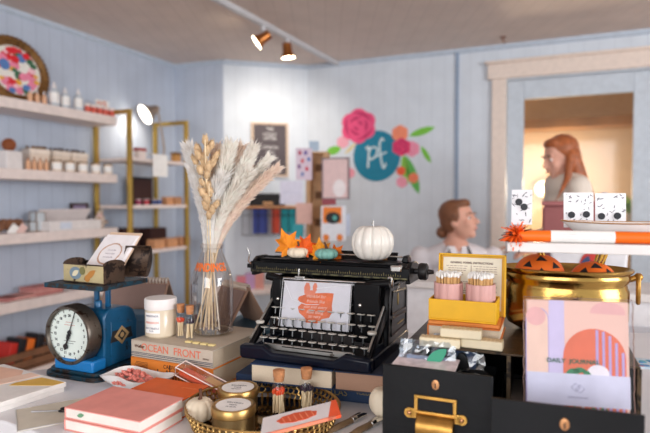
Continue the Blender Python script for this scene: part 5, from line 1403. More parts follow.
b.build('linkage', stl, tw)['kind'] = 'stuff'
# ---- card in a clear sleeve on the keys
q = tw.matrix_basis @ Vector((.124, .099, .0505 + .0))
cdp = thing('art_card', 'white card with an orange pumpkin print in a clear sleeve, propped on the typewriter', 'card', q, 0, rot=(R(-14), 0, TR + R(3)))
cw_, ch_ = .0775, .100
MB().box(-cw_, cw_, 0, .0012, 0, ch_).build('sheet', mat('card_paper', (226, 226, 228), .5), cdp)
op = mat('orange_pumpkin_ink', (232, 112, 52), .6, var=.2, scale=40); op2 = mat('salmon_ink', (236, 138, 104), .6)
def wob(cx_, cz_, rx_, rz_, n=40, am=.06, k=7, ph=0): return [(cx_ + rx_ * (1 + am * math.sin(k * 2 * math.pi * i / n + ph)) * math.cos(2 * math.pi * i / n), cz_ + rz_ * (1 + am * math.sin(k * 2 * math.pi * i / n + ph)) * math.sin(2 * math.pi * i / n)) for i in range(n)]
b = MB()
b.prism([(-.040, .066), (-.020, .074), (.020, .078), (.040, .078), (.038, .052), (.040, .038), (.034, .026), (.018, .022), (.008, .012), (-.018, .012), (-.022, .022), (-.036, .032), (-.040, .044), (-.032, .052), (-.042, .060)], -.0004, 0, 'Y', 0)
b.prism(wob(-.022, .084, .007, .014), -.0006, 0, 'Y', 1); b.prism(wob(-.004, .088, .005, .010), -.0006, 0, 'Y', 1); b.prism(wob(-.014, .076, .012, .006), -.0005, 0, 'Y', 1)
b.build('pumpkin_print', [op, op2], cdp)
for i, (s2, z) in enumerate((('thankful for', .069), ('friends like', .058), ('you and every', .046), ('little thing', .035), ('so very', .026))): text(s2, 'lettering', .0095, mat('white_script', (248, 214, 196), .6), cdp, (0, -.0005, z), shear=.25)
slv = MB(); slv.box(-cw_ - .003, cw_ + .003, -.0030, -.0028, -.001, ch_ + .004); slv.build('clear_sleeve', glassy('sleeve', (250, 250, 252), .1, 0, .012), cdp)
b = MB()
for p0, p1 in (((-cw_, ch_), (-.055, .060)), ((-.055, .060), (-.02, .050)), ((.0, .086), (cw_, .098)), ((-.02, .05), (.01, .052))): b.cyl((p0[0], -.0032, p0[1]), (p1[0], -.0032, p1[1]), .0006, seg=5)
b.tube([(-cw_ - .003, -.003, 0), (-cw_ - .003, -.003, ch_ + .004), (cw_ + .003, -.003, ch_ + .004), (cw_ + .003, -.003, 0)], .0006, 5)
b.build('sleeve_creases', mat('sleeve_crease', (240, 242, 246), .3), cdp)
# ---- pumpkins
def pumpkin(name, label, loc, r, h, m, stem_m, stem_pts, stem_r, ribs=10, group=None, depth=.12, rz=0, sc_=1):
    t = thing(name, label, 'pumpkin', loc, rz, group)
    b = MB(); seg = ribs * 8; rows = []; nr = 20
    for j in range(1, nr):
        th = math.pi * j / nr; rad = math.sin(th) ** .72; z = math.cos(th)
        row = []
        for i in range(seg):
            a = 2 * math.pi * i / seg; k = 1 - depth * (1 - abs(math.sin(ribs * a / 2)) ** .6)
            zz = z * (1 - .16 * max(0, 1 - rad * 1.6)) * (.93 + .07 * k)
            row.append(b._v((r * rad * k * math.cos(a), r * rad * k * math.sin(a), h / 2 + h / 2 * zz)))
        rows.append(row)
    for A, B_ in zip(rows, rows[1:]):
        for i in range(seg): b._f([A[i], A[(i + 1) % seg], B_[(i + 1) % seg], B_[i]])
    b._f(rows[0]); b._f(rows[-1][::-1])
    b.build('body', m, t, smooth=60)
    MB().tube([(x, y, z + h * .90) for x, y, z in stem_pts], stem_r, 8).build('stem', stem_m, t)
    return t
ceram = mat('white_ceramic', (232, 228, 220), .3, var=.03, coat=.3); pcream = mat('cream_velvet', (236, 222, 198), .7, bump=.1); pteal = mat('teal_pumpkin', (126, 178, 168), .6, var=.1)
sbrown = mat('pumpkin_stem', (92, 58, 42), .7)
CT_ = ZT + CZ_ + .0125
def Tpt(x, y, z=0): m_ = tw.matrix_basis @ Vector((x, y, z)); return m_
tk_ = MB().box(CL + .03, CR - .03, CY - .047, CY + .030, CZ_ + .0185, CZ_ + .0205); tk_.build('top_cover', tb_, tw, bevel=.001)
ptop = CZ_ + .021
pp = Tpt(.226, CY - .010, ptop)
pumpkin('ceramic_pumpkin', 'white ribbed ceramic pumpkin with a wire stem, on the typewriter carriage', pp, .0475, .082, ceram, stl, [(0, 0, 0), (.002, 0, .006), (-.001, 0, .010), (.002, 0, .014), (0, 0, .017)], [.002, .0015, .0018, .0013, .001], 11)
pumpkin('mini_pumpkin', 'tiny cream pumpkin on the typewriter beside the orange leaves', Tpt(.046, CY - .018, ptop), .0265, .026, pcream, sbrown, [(0, 0, 0), (.001, 0, .008), (-.001, 0, .016)], [.004, .0025, .002], 9, 'mini pumpkins on the typewriter')
pumpkin('mini_pumpkin', 'tiny teal pumpkin on the typewriter beside the cream one', Tpt(.118, CY - .018, ptop), .0275, .026, pteal, sbrown, [(0, 0, 0), (-.002, 0, .008), (-.005, 0, .016)], [.004, .0025, .002], 9, 'mini pumpkins on the typewriter')
# orange fabric leaves behind the mini pumpkins
def mleaf(label, px, py, Y, size, ang, tilt, rgb, g='orange fabric leaves on the typewriter'):
    base = D(px, py, Y)
    t = thing('maple_leaf', label, 'leaf', (base.x, base.y, base.z), 0, g, rot=(R(tilt), R(ang), R(-10)))
    pts = []; lob = [(-150, .42), (-128, .62), (-108, .40), (-85, .78), (-66, .58), (-58, .50), (-42, .92), (-24, .60), (-10, .74), (0, 1.05), (10, .74), (24, .60), (42, .92), (58, .50), (66, .58), (85, .78), (108, .40), (128, .62), (150, .42)]
    b = MB(); c = b._v((0, 0, 0)); vs = []
    for a, r_ in lob: vs.append(b._v((size * r_ * math.sin(R(a)), -.012 * math.cos(R(a * 3)) * r_ + .01 * r_ ** 2, size * r_ * math.cos(R(a)))))
    for i in range(len(vs) - 1): b._f([c, vs[i], vs[i + 1]])
    o = b.build('blade', mat('leaf_%d_%d_%d' % rgb, rgb, .7, var=.25, scale=60), t, smooth=0, fix=False)
    md = o.modifiers.new('s', 'SOLIDIFY'); md.thickness = .0012
    MB().tube([(0, 0, 0), (0, .001, -size * .55)], .0012, 5).build('stalk', mat('leaf_stalk', (170, 96, 40), .7), t)
LY = Tpt(.11, CY + .012, 0).y
mleaf('yellow orange maple leaf, leftmost behind the mini pumpkins', 288, 247, LY, .046, -22, -10, (246, 140, 24))
mleaf('deep orange maple leaf behind the tiny cream pumpkin', 304, 249, LY - .01, .038, 22, -12, (240, 96, 24))
mleaf('golden maple leaf between the two mini pumpkins', 320, 254, LY - .02, .038, -4, -8, (246, 150, 28))
mleaf('orange maple leaf low behind the tiny teal pumpkin', 334, 255, LY - .015, .030, 42, -14, (240, 120, 28))
# ================================================================ GOLD TRAY
gt = thing('woven_tray', 'gold woven metal tray holding the tins and match bottles', 'tray', (-.112, .965, T), R(-10))
gm = mat('gold_wire', (186, 150, 92), .28, .95); gmm = mat('mirror_brass', (120, 98, 66), .12, 1)
rx_, ry_ = .128, .112
MB().lathe([(1.0, 0), (1.0, .003), (.98, .004)], seg=64, sx=rx_, sy=ry_).build('mirror_plate', gmm, gt)
b = MB()
n = 70
for row, z in enumerate((.0075, .0175, .027)):
    for i in range(n):
        a = 2 * math.pi * (i + .5 * (row % 2)) / n; k = 1 + .035 * row
        c = Vector((rx_ * k * math.cos(a), ry_ * k * math.sin(a), z)); tn = Vector((-math.sin(a), math.cos(a), 0)); up_ = Vector((math.cos(a) * .3, math.sin(a) * .3, 1)).normalized()
        b.tube([c + tn * .0066 * math.cos(q2) + up_ * .0060 * math.sin(q2) + Vector((math.cos(a), math.sin(a), 0)) * .0018 * math.cos(2 * q2) for q2 in [2 * math.pi * j / 8 for j in range(8)]], .0014, 5, closed=True)
for k, z in ((1.0, .001), (1.09, .033)): b.tube([(rx_ * k * math.cos(2 * math.pi * i / 64), ry_ * k * math.sin(2 * math.pi * i / 64), z) for i in range(64)], .0015, 6, closed=True)
b.build('woven_rim', gm, gt)
TT = T + .0045
def onT(px, py): return G(px, py, TT)
def tin_(p, label, rz):
    t = thing('candle_tin', label, 'tin', p, rz, 'gold candle tins on the woven tray'); r = .0365
    gt_ = mat('satin_gold', (182, 146, 90), .3, .95)
    MB().lathe([(r - .002, 0), (r, .002), (r, .030), (r - .0015, .0315)], seg=56).build('body', mat('tin_gold_dark', (150, 128, 88), .35, .9), t)
    MB().lathe([(r + .001, .031), (r + .0018, .032), (r + .0018, .043), (r + .0002, .046), (r - .003, .0465), (r - .0045, .0450)], seg=56).build('lid', gt_, t)
    MB().lathe([(r - .0065, .0450), (r - .0065, .0455)], seg=56).build('paper_label', whitel, t)
    text('BOURBON', 'lettering', .0062, mat('grey_text', (120, 120, 124), .6), t, (0, .007, .0457), (0, 0, 0)); text('maple', 'lettering', .0060, mat('grey_text', (0, 0, 0)), t, (0, -.002, .0457), (0, 0, 0)); text('soy candle', 'lettering', .0045, mat('grey_text', (0, 0, 0)), t, (0, -.011, .0457), (0, 0, 0))
z_ = TT + .046
pf = G(233.5, 404, z_); pb_ = G(238, 386.5, z_)
tin_((pf.x, pf.y, TT), 'round gold candle tin with a white top label, nearer one', R(-14)); tin_((pb_.x, pb_.y, TT), 'round gold candle tin with a white top label, behind the nearer one', R(-8))
match_bottle(onT(279, 414), .0140, .082, 'red', 'corked bottle of orange tipped matches in the gold tray', 30)
match_bottle(onT(306.5, 409), .0140, .078, 'navy', 'corked bottle of dark tipped matches in the gold tray', 30)
pumpkin('mini_pumpkin', 'small cream pumpkin in the gold tray left of the tins', G(200, 421, TT), .0265, .042, pcream, sbrown, [(0, 0, 0), (.002, 0, .008), (.001, 0, .020)], [.0045, .0028, .003], 9, depth=.08)
# packet across the tray front
q = G(300, 418, T + .043)
pk_ = thing('match_packet', 'flat clear packet with an orange pumpkin sticker and orange end, lying across the tray', 'packet', q, 0, rot=(R(7), R(-5), R(22)))
MB().prism([(-.074, -.024), (.062, -.024), (.074, .024), (-.056, .024)], -.0022, .0022).build('sleeve', mat('packet_white', (226, 220, 222), .3, coat=.4), pk_, bevel=.001)
MB().prism([(.040, -.0245), (.063, -.0245), (.075, .0245), (.066, .0245)], -.0026, .0026).build('orange_end', mat('orange_red_card', (238, 92, 50), .4), pk_)
MB().prism([(-.074, -.0245), (.054, -.0245), (.054, -.0215), (-.071, -.0215)], -.0026, .0026).build('orange_edge', mat('salmon_edge', (238, 140, 110), .4), pk_)
b = MB(); b.prism(wob(-.004, .001, .034, .0125, am=.05, k=9), .0022, .0030, 'Z', 0)
for i in range(6): b.prism(circ(-.028 + i * .010, .0, .0012, .010, 10), .0030, .0033, 'Z', 1)
b.build('sticker', [mat('rust_orange', (216, 84, 44), .35, coat=.4), op2], pk_)
# small white pumpkin beside the drawer
pumpkin('small_pumpkin', 'round off-white pumpkin on the table beside the black drawer', G(384, 416, T), .028, .054, pcream, sbrown, [(0, 0, 0), (.001, 0, .006)], [.004, .003], 9, depth=.05)
# silver clips at the bottom
for i, (px, py) in enumerate(((357, 421), (376, 425))):
    p = G(px, py, T)
    t = thing('spreader_knife', ['silver headed spreader knife, left of two at the bottom', 'silver headed spreader knife, right of two at the bottom'][i], 'knife', (p.x, p.y, T), R(48), 'spreader knives beside the tray')
    b = MB(); b.prism([(-.006, -.006), (.020, -.007), (.026, -.003), (.022, .004), (-.006, .004)], .006, .008); b.prism([(-.006, .006), (.018, .006), (.023, .009), (.016, .012), (-.006, .010)], .006, .0075); b.cyl((-.016, 0, .006), (-.004, 0, .007), .0065, seg=10); b.build('blade', chrome, t, bevel=.0006)
    MB().tube([(-.014, 0, .006), (-.05, 0, .006), (-.075, 0, .005)], [.0055, .006, .004], 10).build('handle', mat('horn_handle', (120, 96, 70), .4), t)
# ================================================================ DESK CALENDARS BEHIND
kr = mat('kraft_board', (176, 142, 122), .7); krd = mat('kraft_dark', (140, 116, 108), .7)
def calendar(px, py, Y, wd, h, rz, label):
    top = D(px, py, Y); z0 = top.z - h
    t = thing('desk_calendar', label, 'calendar', (top.x, Y, z0), rz, 'spiral desk calendars')
    dp = h * .62
    b = MB(); b.prism([(-dp, 0), (-dp + .003, 0), (.0015, h - .006), (dp - .003, 0), (dp, 0), (.002, h), (-.002, h)], -wd / 2, wd / 2, 'X'); b.build('stand', kr, t)
    b = MB(); b.M = Matrix.Translation((0, -dp - .001, 0)) @ Matrix.Rotation(math.atan2(-dp, h), 4, 'X'); b.box(-wd / 2 + .003, wd / 2 - .003, -.004, -.0012, .002, math.hypot(dp, h) - .012); b.build('page', krd, t)
    b = MB(); nn = int(wd / .0095)
    for i in range(nn):
        x = -wd / 2 + .006 + i * (wd - .012) / (nn - 1); b.tube([(x + .0012 * math.sin(q2 / 2), .0075 * math.cos(q2), h - .001 + .0075 * math.sin(q2)) for q2 in [2 * math.pi * j / 12 for j in range(12)]], .0028, 6, closed=True)
    b.build('spiral', mat('wire_white', (224, 212, 200), .35, .4), t)
    return t, z0
blue_l = worn('grey_blue_box', (104, 140, 168), (80, 110, 140), .6, 0, 40, .66); blue_d = worn('teal_blue_box', (62, 100, 122), (50, 80, 104), .6, 0, 40, .66)
c1 = D(147, 286, 1.50)
p = D(147, 340, 1.44)
bh = .105
t = thing('storage_box', 'grey blue box behind the cream candle jar', 'box', (p.x - .012, 1.42, T), R(-14))
MB().box(-.075, .16, -.03, .12, 0, bh - .02).build('body', blue_l, t, bevel=.002); MB().box(-.078, .163, -.033, .123, bh - .02, bh).build('lid', blue_l, t, bevel=.002)
t_, z0 = calendar(146, 283, 1.50, .185, .072, R(-10), 'kraft desk calendar with a white spiral, behind the candle jar')
t_.location.z = T + bh + .0005; t_.location.x -= .022
t = thing('storage_box', 'teal blue box behind the glass vase, beside the typewriter', 'box', (-.17, 1.42, T), R(-14))
MB().box(-.10, .11, -.05, .10, 0, .055).build('body', blue_d, t, bevel=.002); MB().box(-.103, .113, -.053, .103, .055, .07).build('lid', blue_d, t, bevel=.002)
t2, z0 = calendar(222, 286, 1.42, .12, .105, R(-48), 'kraft desk calendar with a white spiral, behind the glass vase')
t2.location = (-.235, 1.42, T + .0705)
# ================================================================ CARD FILE CABINET
KR = R(-22.5)
ko = Vector((.0955, .889))
U = Vector((math.cos(KR), math.sin(KR))); V = Vector((-U.y, U.x))
def K(u, v, z=0.0): q2 = ko + U * u + V * v; return Vector((q2.x, q2.y, T + z))
fb = worn('file_black', (26, 27, 29), (58, 54, 50), .38, .1, 30, .74); fb.node_tree.nodes['Principled BSDF'].inputs['Specular IOR Level'].default_value = .25; fin = mat('file_inside', (18, 18, 20), .6)
cab = thing('card_file_cabinet', 'old black two drawer card file cabinet with bronze worn edges', 'cabinet', K(0, 0), KR)
KW0, KW1, KD0, KD1, KH = .022, .382, .062, .44, .150
b = MB(); b.box(KW0, KW1, KD0, KD1, 0, .004); b.box(KW0, KW0 + .004, KD0, KD1, .004, KH - .004); b.box(KW1 - .004, KW1, KD0, KD1, .004, KH - .004); b.box(KW0, KW1, KD1 - .004, KD1, .004, KH - .004); b.box(.192, .198, KD0, KD1 - .004, .004, KH - .004)
b.build('case', fb, cab, bevel=.001)
MB().box(KW0, KW1, KD0, KD1, KH - .004, KH).build('top_plate', worn('bronze_top', (74, 60, 46), (38, 32, 28), .35, .6, 30, .55), cab, bevel=.001)
for x in (KW0 + .002, .195, KW1 - .002): MB().box(x - .003, x + .003, KD0 - .004, KD0 - .0005, .002, KH - .003).build('front_edge', worn('bronze_edge', (90, 74, 56), (40, 34, 30), .35, .7, 60, .55), cab)
# drawers
brl = mat('drawer_brass', (222, 172, 88), .28, .85, var=.15, scale=60); brd = mat('aged_brass', (176, 132, 66), .35, .85, var=.2, scale=60)
def drawer(u0, v0, w2, rz, pull=True):
    dd = bpy.data.objects.new('drawer', None); col.objects.link(dd); dd.parent = cab
    return dd
dr1w = .176; DH = .128
def drawer_parts(u0, v0, w2, dpt, name_):
    b = MB(); b.box(u0, u0 + w2, v0, v0 + .006, .004, DH)
    fr_ = b.build('drawer', fb, cab, bevel=.0012)
    b = MB(); b.box(u0 + .012, u0 + w2 - .012, v0 + .006, v0 + dpt, .006, .010); b.box(u0 + .010, u0 + .013, v0 + .006, v0 + dpt, .006, .075); b.box(u0 + w2 - .013, u0 + w2 - .010, v0 + .006, v0 + dpt, .006, .075); b.box(u0 + .012, u0 + w2 - .012, v0 + dpt - .003, v0 + dpt, .006, .085)
    b.build('drawer_tray', fb, fr_, bevel=.001)
    cx_ = u0 + w2 / 2 
    b = MB(); b.M = Matrix.Translation((cx_, v0, DH - .0235)) @ Matrix.Rotation(R(90), 4, 'X'); b.lathe([(.0062, 0), (.0058, .0015), (.0035, .002)], seg=24, sy=1.35); b.build('keyhole_plate', mat('copper_brass', (206, 150, 104), .3, .8), fr_)
    MB().box(cx_ - .0009, cx_ + .0009, v0 - .0026, v0 - .0018, DH - .029, DH - .021).build('keyhole', blackm, fr_)
    # label holder and pull
    z0 = DH - .082; hx = .034
    b = MB(); y0, y1 = v0 - .0035, v0 + .0
    b.box(cx_ - hx, cx_ + hx, y0, y1, z0 + .034, z0 + .039); b.box(cx_ - hx, cx_ + hx, y0, y1, z0 + .009, z0 + .014); b.box(cx_ - hx, cx_ - hx + .006, y0, y1, z0 + .014, z0 + .034); b.box(cx_ + hx - .006, cx_ + hx, y0, y1, z0 + .014, z0 + .034)
    for s_ in (-1, 1): b.prism(circ(cx_ + s_ * (hx + .008), z0 + .008, .0085, n=20), y0 + .0005, y1, 'Y'); b.prism([(cx_ + s_ * (hx - .004), z0 + .0155), (cx_ + s_ * (hx + .008), z0 + .0160), (cx_ + s_ * (hx + .008), z0 + .0000), (cx_ + s_ * (hx - .004), z0 + .0005)], y0 + .0005, y1, 'Y')
    b.build('label_holder', brl, fr_, bevel=.0008)
    b = MB(); pr2 = []
    for i in range(11): a = R(90 - 130 * i / 10); pr2.append((v0 - .004 - .017 * math.cos(R(12)) * max(0, math.cos(a) if a > -1.2 else math.cos(a)), z0 - .010 + .020 * math.sin(a)))
    inn = [(y * 1 + .0015 if True else 0, z - .0012) for y, z in pr2]
    b.prism(pr2 + inn[::-1], cx_ - hx + .006, cx_ + hx - .004, 'X')
    for x in (cx_ - hx + .006, cx_ + hx - .0055): b.prism(pr2 + [(v0, z0 - .018), (v0, z0 + .010)], x, x + .0015, 'X')
    b.build('cup_pull', brd, fr_)
    for s_ in (-1, 1): MB().ell((cx_ + s_ * (hx + .008), v0 - .0035, z0 + .008), (.0035, .002, .0035), 12, 8).build('rivet', mat('copper_brass', (0, 0, 0)), fr_)
    return fr_
drawer_parts(.0, .0, .176, .20, 'left')
o2 = G(491, 398, T + DH); r2 = o2.xy - ko; u2, v2 = r2.dot(U), r2.dot(V)
d2 = drawer_parts(.0, .0, .186, .26, 'right')
# the right drawer sits slightly skewed in its slot, pulled further out
d2.location = (u2, v2, 0); d2.rotation_euler = (0, 0, R(3))
Md2 = cab.matrix_basis @ d2.matrix_basis
# keyhole etc. are children and follow the drawer
# ---- things in the left drawer: clear packets with a green leaf
def Kin(u, v, z): return K(u, v, z)
foil = glassy('cellophane', (226, 232, 240), .10, .07)
for i, (u_, v_, w3, h3, tl) in enumerate(((.045, .085, .085, .084, -12), (.085, .10, .085, .088, -18))):
    t = thing('cellophane_packet', ['crinkled clear packet with a green leaf sticker, in the left drawer', 'crinkled clear packet behind, in the left drawer'][i], 'packet', K(u_ + .02, v_ - .05 + .03 * i, .078), 0, 'clear packets in the left drawer', rot=(R(tl), 0, KR + R(4 - 10 * i)))
    b = MB(); nx, nz = 14, 12; G_ = []
    for side_ in (0, 1):
        g = [[b._v(((ix / nx - .5) * w3 * (1.18 - .1 * iz / nz) + random.uniform(-.0015, .0015), (.004 + random.uniform(-.003, .003)) * (1 if side_ else -1) * math.sin(math.pi * ix / nx + .01), iz / nz * h3 + random.uniform(-.002, .002))) for ix in range(nx + 1)] for iz in range(nz + 1)]
        for iz in range(nz):
            for ix in range(nx): b._f([g[iz][ix], g[iz][ix + 1], g[iz + 1][ix + 1], g[iz + 1][ix]])
    b.build('wrapper', foil, t, smooth=0, fix=False)
    MB().box(-w3 * .4, w3 * .4, -.0008, .0008, .0, h3 * .7).build('insert', mat('packet_insert_%d' % i, ((150, 160, 180), (70, 84, 112))[i], .5, var=.3, scale=60), t)
    if i == 0:
        MB().prism(leafpts(.016, .058, .046, .020, 42), -.0072, -.0066, 'Y').build('green_leaf', mat('emerald_leaf', (40, 150, 116), .5), t)
t = thing('folded_packet', 'flat clear pinkish packet lying over the left drawer edge', 'packet', K(.066, .036, DH - .002), 0, rot=(R(10), 0, KR))
MB().prism([(-.056, -.03), (.05, -.026), (.052, .022), (-.050, .026)], 0, .003).build('packet', mat('iridescent', (214, 200, 204), .15, coat=.6, var=.2, scale=70), t, bevel=.001)
# ---- journal in the right drawer
q = Md2 @ Vector((.025, .035, .0105))
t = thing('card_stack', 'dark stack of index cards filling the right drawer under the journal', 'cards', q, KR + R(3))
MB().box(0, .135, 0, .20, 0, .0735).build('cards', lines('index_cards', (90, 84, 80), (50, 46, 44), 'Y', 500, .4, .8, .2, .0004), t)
jl = Md2 @ Vector((.049, .090, .0)); 
jw = .142; jh = .164
jt = D(526, 299, 0.80)
jo = thing('daily_journal', 'pink and lavender DAILY JOURNAL with an orange arch, standing in the right drawer', 'journal', (jl.x, jl.y, T + .0855), 0, rot=(R(-6), 0, KR + R(11)))
MB().box(0, jw, .0006, .013, 0, jh).build('cover', mat('journal_peach', (244, 204, 186), .5, var=.01), jo, bevel=.001)
def jr(x0, x1, z0, z1): return [(x0 * jw, z0 * jh), (x1 * jw, z0 * jh), (x1 * jw, z1 * jh), (x0 * jw, z1 * jh)]
lav = mat('journal_lavender', (214, 204, 232), .5); coral_ = mat('journal_coral', (234, 122, 88), .5); lil = mat('journal_lilac', (190, 172, 218), .5); pch = mat('journal_pale_peach', (246, 212, 190), .5); pnk = mat('journal_pink', (240, 186, 180), .5); wht = mat('journal_white', (244, 238, 240), .5); grn = mat('journal_green', (70, 140, 96), .5); bandm = mat('journal_band', (222, 222, 238), .45)
def arch(xc, w4, z0, zt_, asp=jw / jh):
    r = w4 / 2; zt2 = zt_ - r * asp
    return [((xc - r) * jw, z0 * jh), ((xc + r) * jw, z0 * jh)] + [((xc + r * math.cos(R(180 * i / 20))) * jw, (zt2 + r * asp * math.sin(R(180 * i / 20))) * jh) for i in range(21)]
b = MB(); yy = 0
def lay(pts, mi, k): b.prism(pts, .0006 - .00012 * k, .0007, 'Y', mi)
lay(jr(.22, .375, .0, 1), 0, 1)
lay(arch(.105, .235, .0, .93), 2, 2); lay(arch(.105, .215, .0, .92), 3, 3)
lay([((.09 + .10 * math.cos(R(a))) * jw, (.85 + .085 * math.sin(R(a))) * jh) for a in range(0, 360, 12)], 4, 4)
lay([((.80 + .17 * math.cos(R(a))) * jw, (.90 + .10 * math.sin(R(a))) * jh) for a in range(-8, 188, 12)], 4, 2)
lay(arch(.665, .61, .0, .755), 1, 3)
for i in range(5): x = .680 + i * .062; top_ = .755 - (.05 * i * i * .25 if i else 0); lay(jr(x, x + .026, .0, .745 - .012 * i * i), 2, 5)
lay([((.70 + .11 * math.cos(R(a))) * jw, (.35 + .085 * math.sin(R(a))) * jh) for a in range(0, 360, 12)], 5, 6)
for cx_, cz_, L_, a_ in ((.44, .365, .12, 20), (.52, .38, .13, 0), (.59, .355, .10, -25), (.48, .345, .12, 50)): lay([(x * jw, z * jh) for x, z in leafpts(cx_, cz_, L_, .05, a_)], 6, 7)
for i in range(9): lay([(x * jw, z * jh) for x, z in leafpts(.42 + i * .045, .03 + .012 * (i % 2), .06, .03, 40 + 30 * i)], 6 if i % 3 else 5, 7)
b.build('cover_art', [lav, coral_, lil, pch, pnk, wht, grn], jo)
MB().box(-.0004, jw + .0004, -.0008, .0135, .062 * jh, .345 * jh).build('paper_band', bandm, jo)
text('DAILY  JOURNAL', 'lettering', .0088, mat('sage_green_ink', (60, 112, 84), .5), jo, (.455 * jw, -.0006, .455 * jh), bold=.00015, sx=1.1)
lg = mat('grey_logo', (150, 150, 176), .5); b = MB(); c_x, c_z = .50 * jw, .22 * jh
for dx, dz in ((-.003, .001), (.003, -.001)):
    pts = [(c_x + dx, c_z + dz + .0062), (c_x + dx + .0062, c_z + dz), (c_x + dx, c_z + dz - .0062), (c_x + dx - .0062, c_z + dz)]
    b.tube([(x, -.0009, z) for x, z in pts], .0004, 4, closed=True)
b.build('logo', lg, jo)
text('SIMPLE PLANNED', 'lettering', .0036, lg, jo, (.50 * jw, -.0009, .135 * jh))
MB().box(-.005, jw + .005, -.0022, -.0021, -.0005, jh + .004).build('clear_sleeve', glassy('sleeve', (0, 0, 0)), jo)
b = MB(); rnd = random.Random(3)
for x in (-.005, jw + .005):
    pts = [(x + rnd.uniform(-.0008, .0008), -.0022, jh * k / 20) for k in range(21)]; b.tube(pts, .0008, 5)
b.tube([(-.005, -.0022, jh + .004), (jw + .005, -.0022, jh + .004)], .0006, 5); b.build('sleeve_edge', mat('sleeve_edge_bronze', (150, 120, 110), .2, .4), jo)
# dark card divider behind the journal
q = Md2 @ Vector((.182, .155, .0))
q.z = T + .085
t = thing('card_divider', 'black card divider standing behind the right edge of the journal', 'divider', (q.x, q.y, T + .085), 0, rot=(R(-8), 0, KR + R(3)))
MB().prism(rrect(-.130, .012, 0, .085, .006), 0, .0025, 'Y').build('divider', fin, t)
MB().prism(rrect(.001, .012, .06, .10, .003), -.0010, 0, 'Y').build('tab', mat('grey_tab', (170, 172, 178), .5), t)
t = thing('drawer_divider', 'black rounded follower block inside the left drawer', 'divider', K(.118, .075, .0105), 0, rot=(R(-5), 0, KR))
MB().prism([(-.01, 0), (.045, 0), (.045, .095), (.038, .100), (.012, .100), (.008, .118), (.002, .126), (-.006, .126), (-.01, .118)], 0, .004, 'Y').build('block', fb, t, bevel=.001)
# ================================================================ ON TOP OF THE CABINET
KT = T + KH + .0005
soap = mat('cream_wax', (236, 222, 190), .5)
for i, (px, py, zz, lab) in enumerate(((440, 346, 0, 'cream ribbed wax bar, left one lying at the cabinet edge'), (482, 348, 0, 'cream ribbed wax bar, right one lying at the cabinet edge'), (460, 337, .0163, 'cream ribbed wax bar, on top of the other two'))):
    p = G(px, py, KT + zz) if not zz else None
    if zz: p = (P1 + P2) / 2 + Vector((V.x, V.y, 0)) * .002; p.z = KT + zz
    elif i == 0: P1 = p
    else: P2 = p
    t = thing('wax_bar', lab, 'wax bar', p, KR + R((4, -2, 2)[i]), 'cream wax bars on the cabinet')
    MB().box(-.034, .034, -.011, .011, 0, .0150).build('bar', soap, t, bevel=.002)
    b = MB()
    for j in range(10): b.box(-.032 + j * .0068, -.0275 + j * .0068, -.0105, .0105, .0151, .0158)
    b.build('ribs', mat('cream_wax_dark', (222, 204, 168), .5), t)['kind'] = 'stuff'
bx_, bL_, bR_ = edge((426, 342), (502, 347), KT)
bx_ = Vector((bx_.x, bx_.y)) + V * .028
book('brown_book', 'orange brown book with worn pages under the yellow box', bx_ + U * -.004, KR, .126, .135, KT, .026, mat('rust_cover', (206, 116, 50), .6), 'left', group=None, pg=pages)
book('orange_booklet', 'thin orange booklet on top of the brown book', bx_ + U * -.002 + V * .001, KR + R(2), .122, .13, KT + .0265, .006, mat('orange_booklet_cover', (226, 140, 66), .6), 'front', ct=.001)
YB = KT + .033
yel = mat('yellow_card', (232, 178, 24), .5, var=.06)
yo = bx_ + U * -.003 + V * .006
yb = thing('yellow_match_box', 'open yellow box with a printed instruction card in its raised lid, holding pink match cups', 'box', (yo.x, yo.y, YB), KR)
yw, yd, yh = .118, .072, .038; s_ = .003
b = MB(); b.box(0, yw, 0, yd, 0, s_); b.box(0, yw, 0, s_, s_, yh); b.box(0, yw, yd - s_, yd, s_, yh); b.box(0, s_, s_, yd - s_, s_, yh); b.box(yw - s_, yw, s_, yd - s_, s_, yh)
b.build('box_base', yel, yb, bevel=.0008)
lid_t = D(475, 254, 1.03).z - YB
b = MB(); b.M = Matrix.Translation((.004, yd + .002, .0)) @ Matrix.Rotation(R(-7), 4, 'X'); lh = lid_t * 1.005
b.box(0, yw + .006, 0, .003, 0, lh); b.box(0, .003, -.012, 0, 0, lh); b.box(yw + .003, yw + .006, -.012, 0, 0, lh); b.box(0, yw + .006, -.012, 0, lh - .003, lh)
b.build('raised_lid', yel, yb, bevel=.0006)
icd = MB(); icd.M = Matrix.Translation((.004, yd + .002, .0)) @ Matrix.Rotation(R(-7), 4, 'X'); icd.box(.008, yw - .002, -.0045, -.003, .01, lh - .007)
ic = icd.build('instruction_card', mat('instruction_paper', (238, 230, 208), .6), yb)
b = MB(); b.M = Matrix.Translation((.004, yd + .002, .0)) @ Matrix.Rotation(R(-7), 4, 'X'); rnd = random.Random(5)
b.box(yw / 2 + .001, yw / 2 + .0022, -.0048, -.0045, lh - .052, lh - .022)
for c_i, (xa_, xb2) in enumerate(((.014, yw / 2 - .004), (yw / 2 + .006, yw - .010))):
    for r_ in range(14):
        x = xa_ + (.004 if r_ % 4 else 0); z = lh - .024 - r_ * .0042
        while x < xb2 - .003:
            L_ = rnd.uniform(.002, .007); b.box(x, min(x + L_, xb2), -.0048, -.0045, z, z + .0011); x += L_ + .0015
            if rnd.random() < .12: break
b.build('small_print', mat('brown_print', (160, 136, 124), .6), ic)['kind'] = 'stuff'
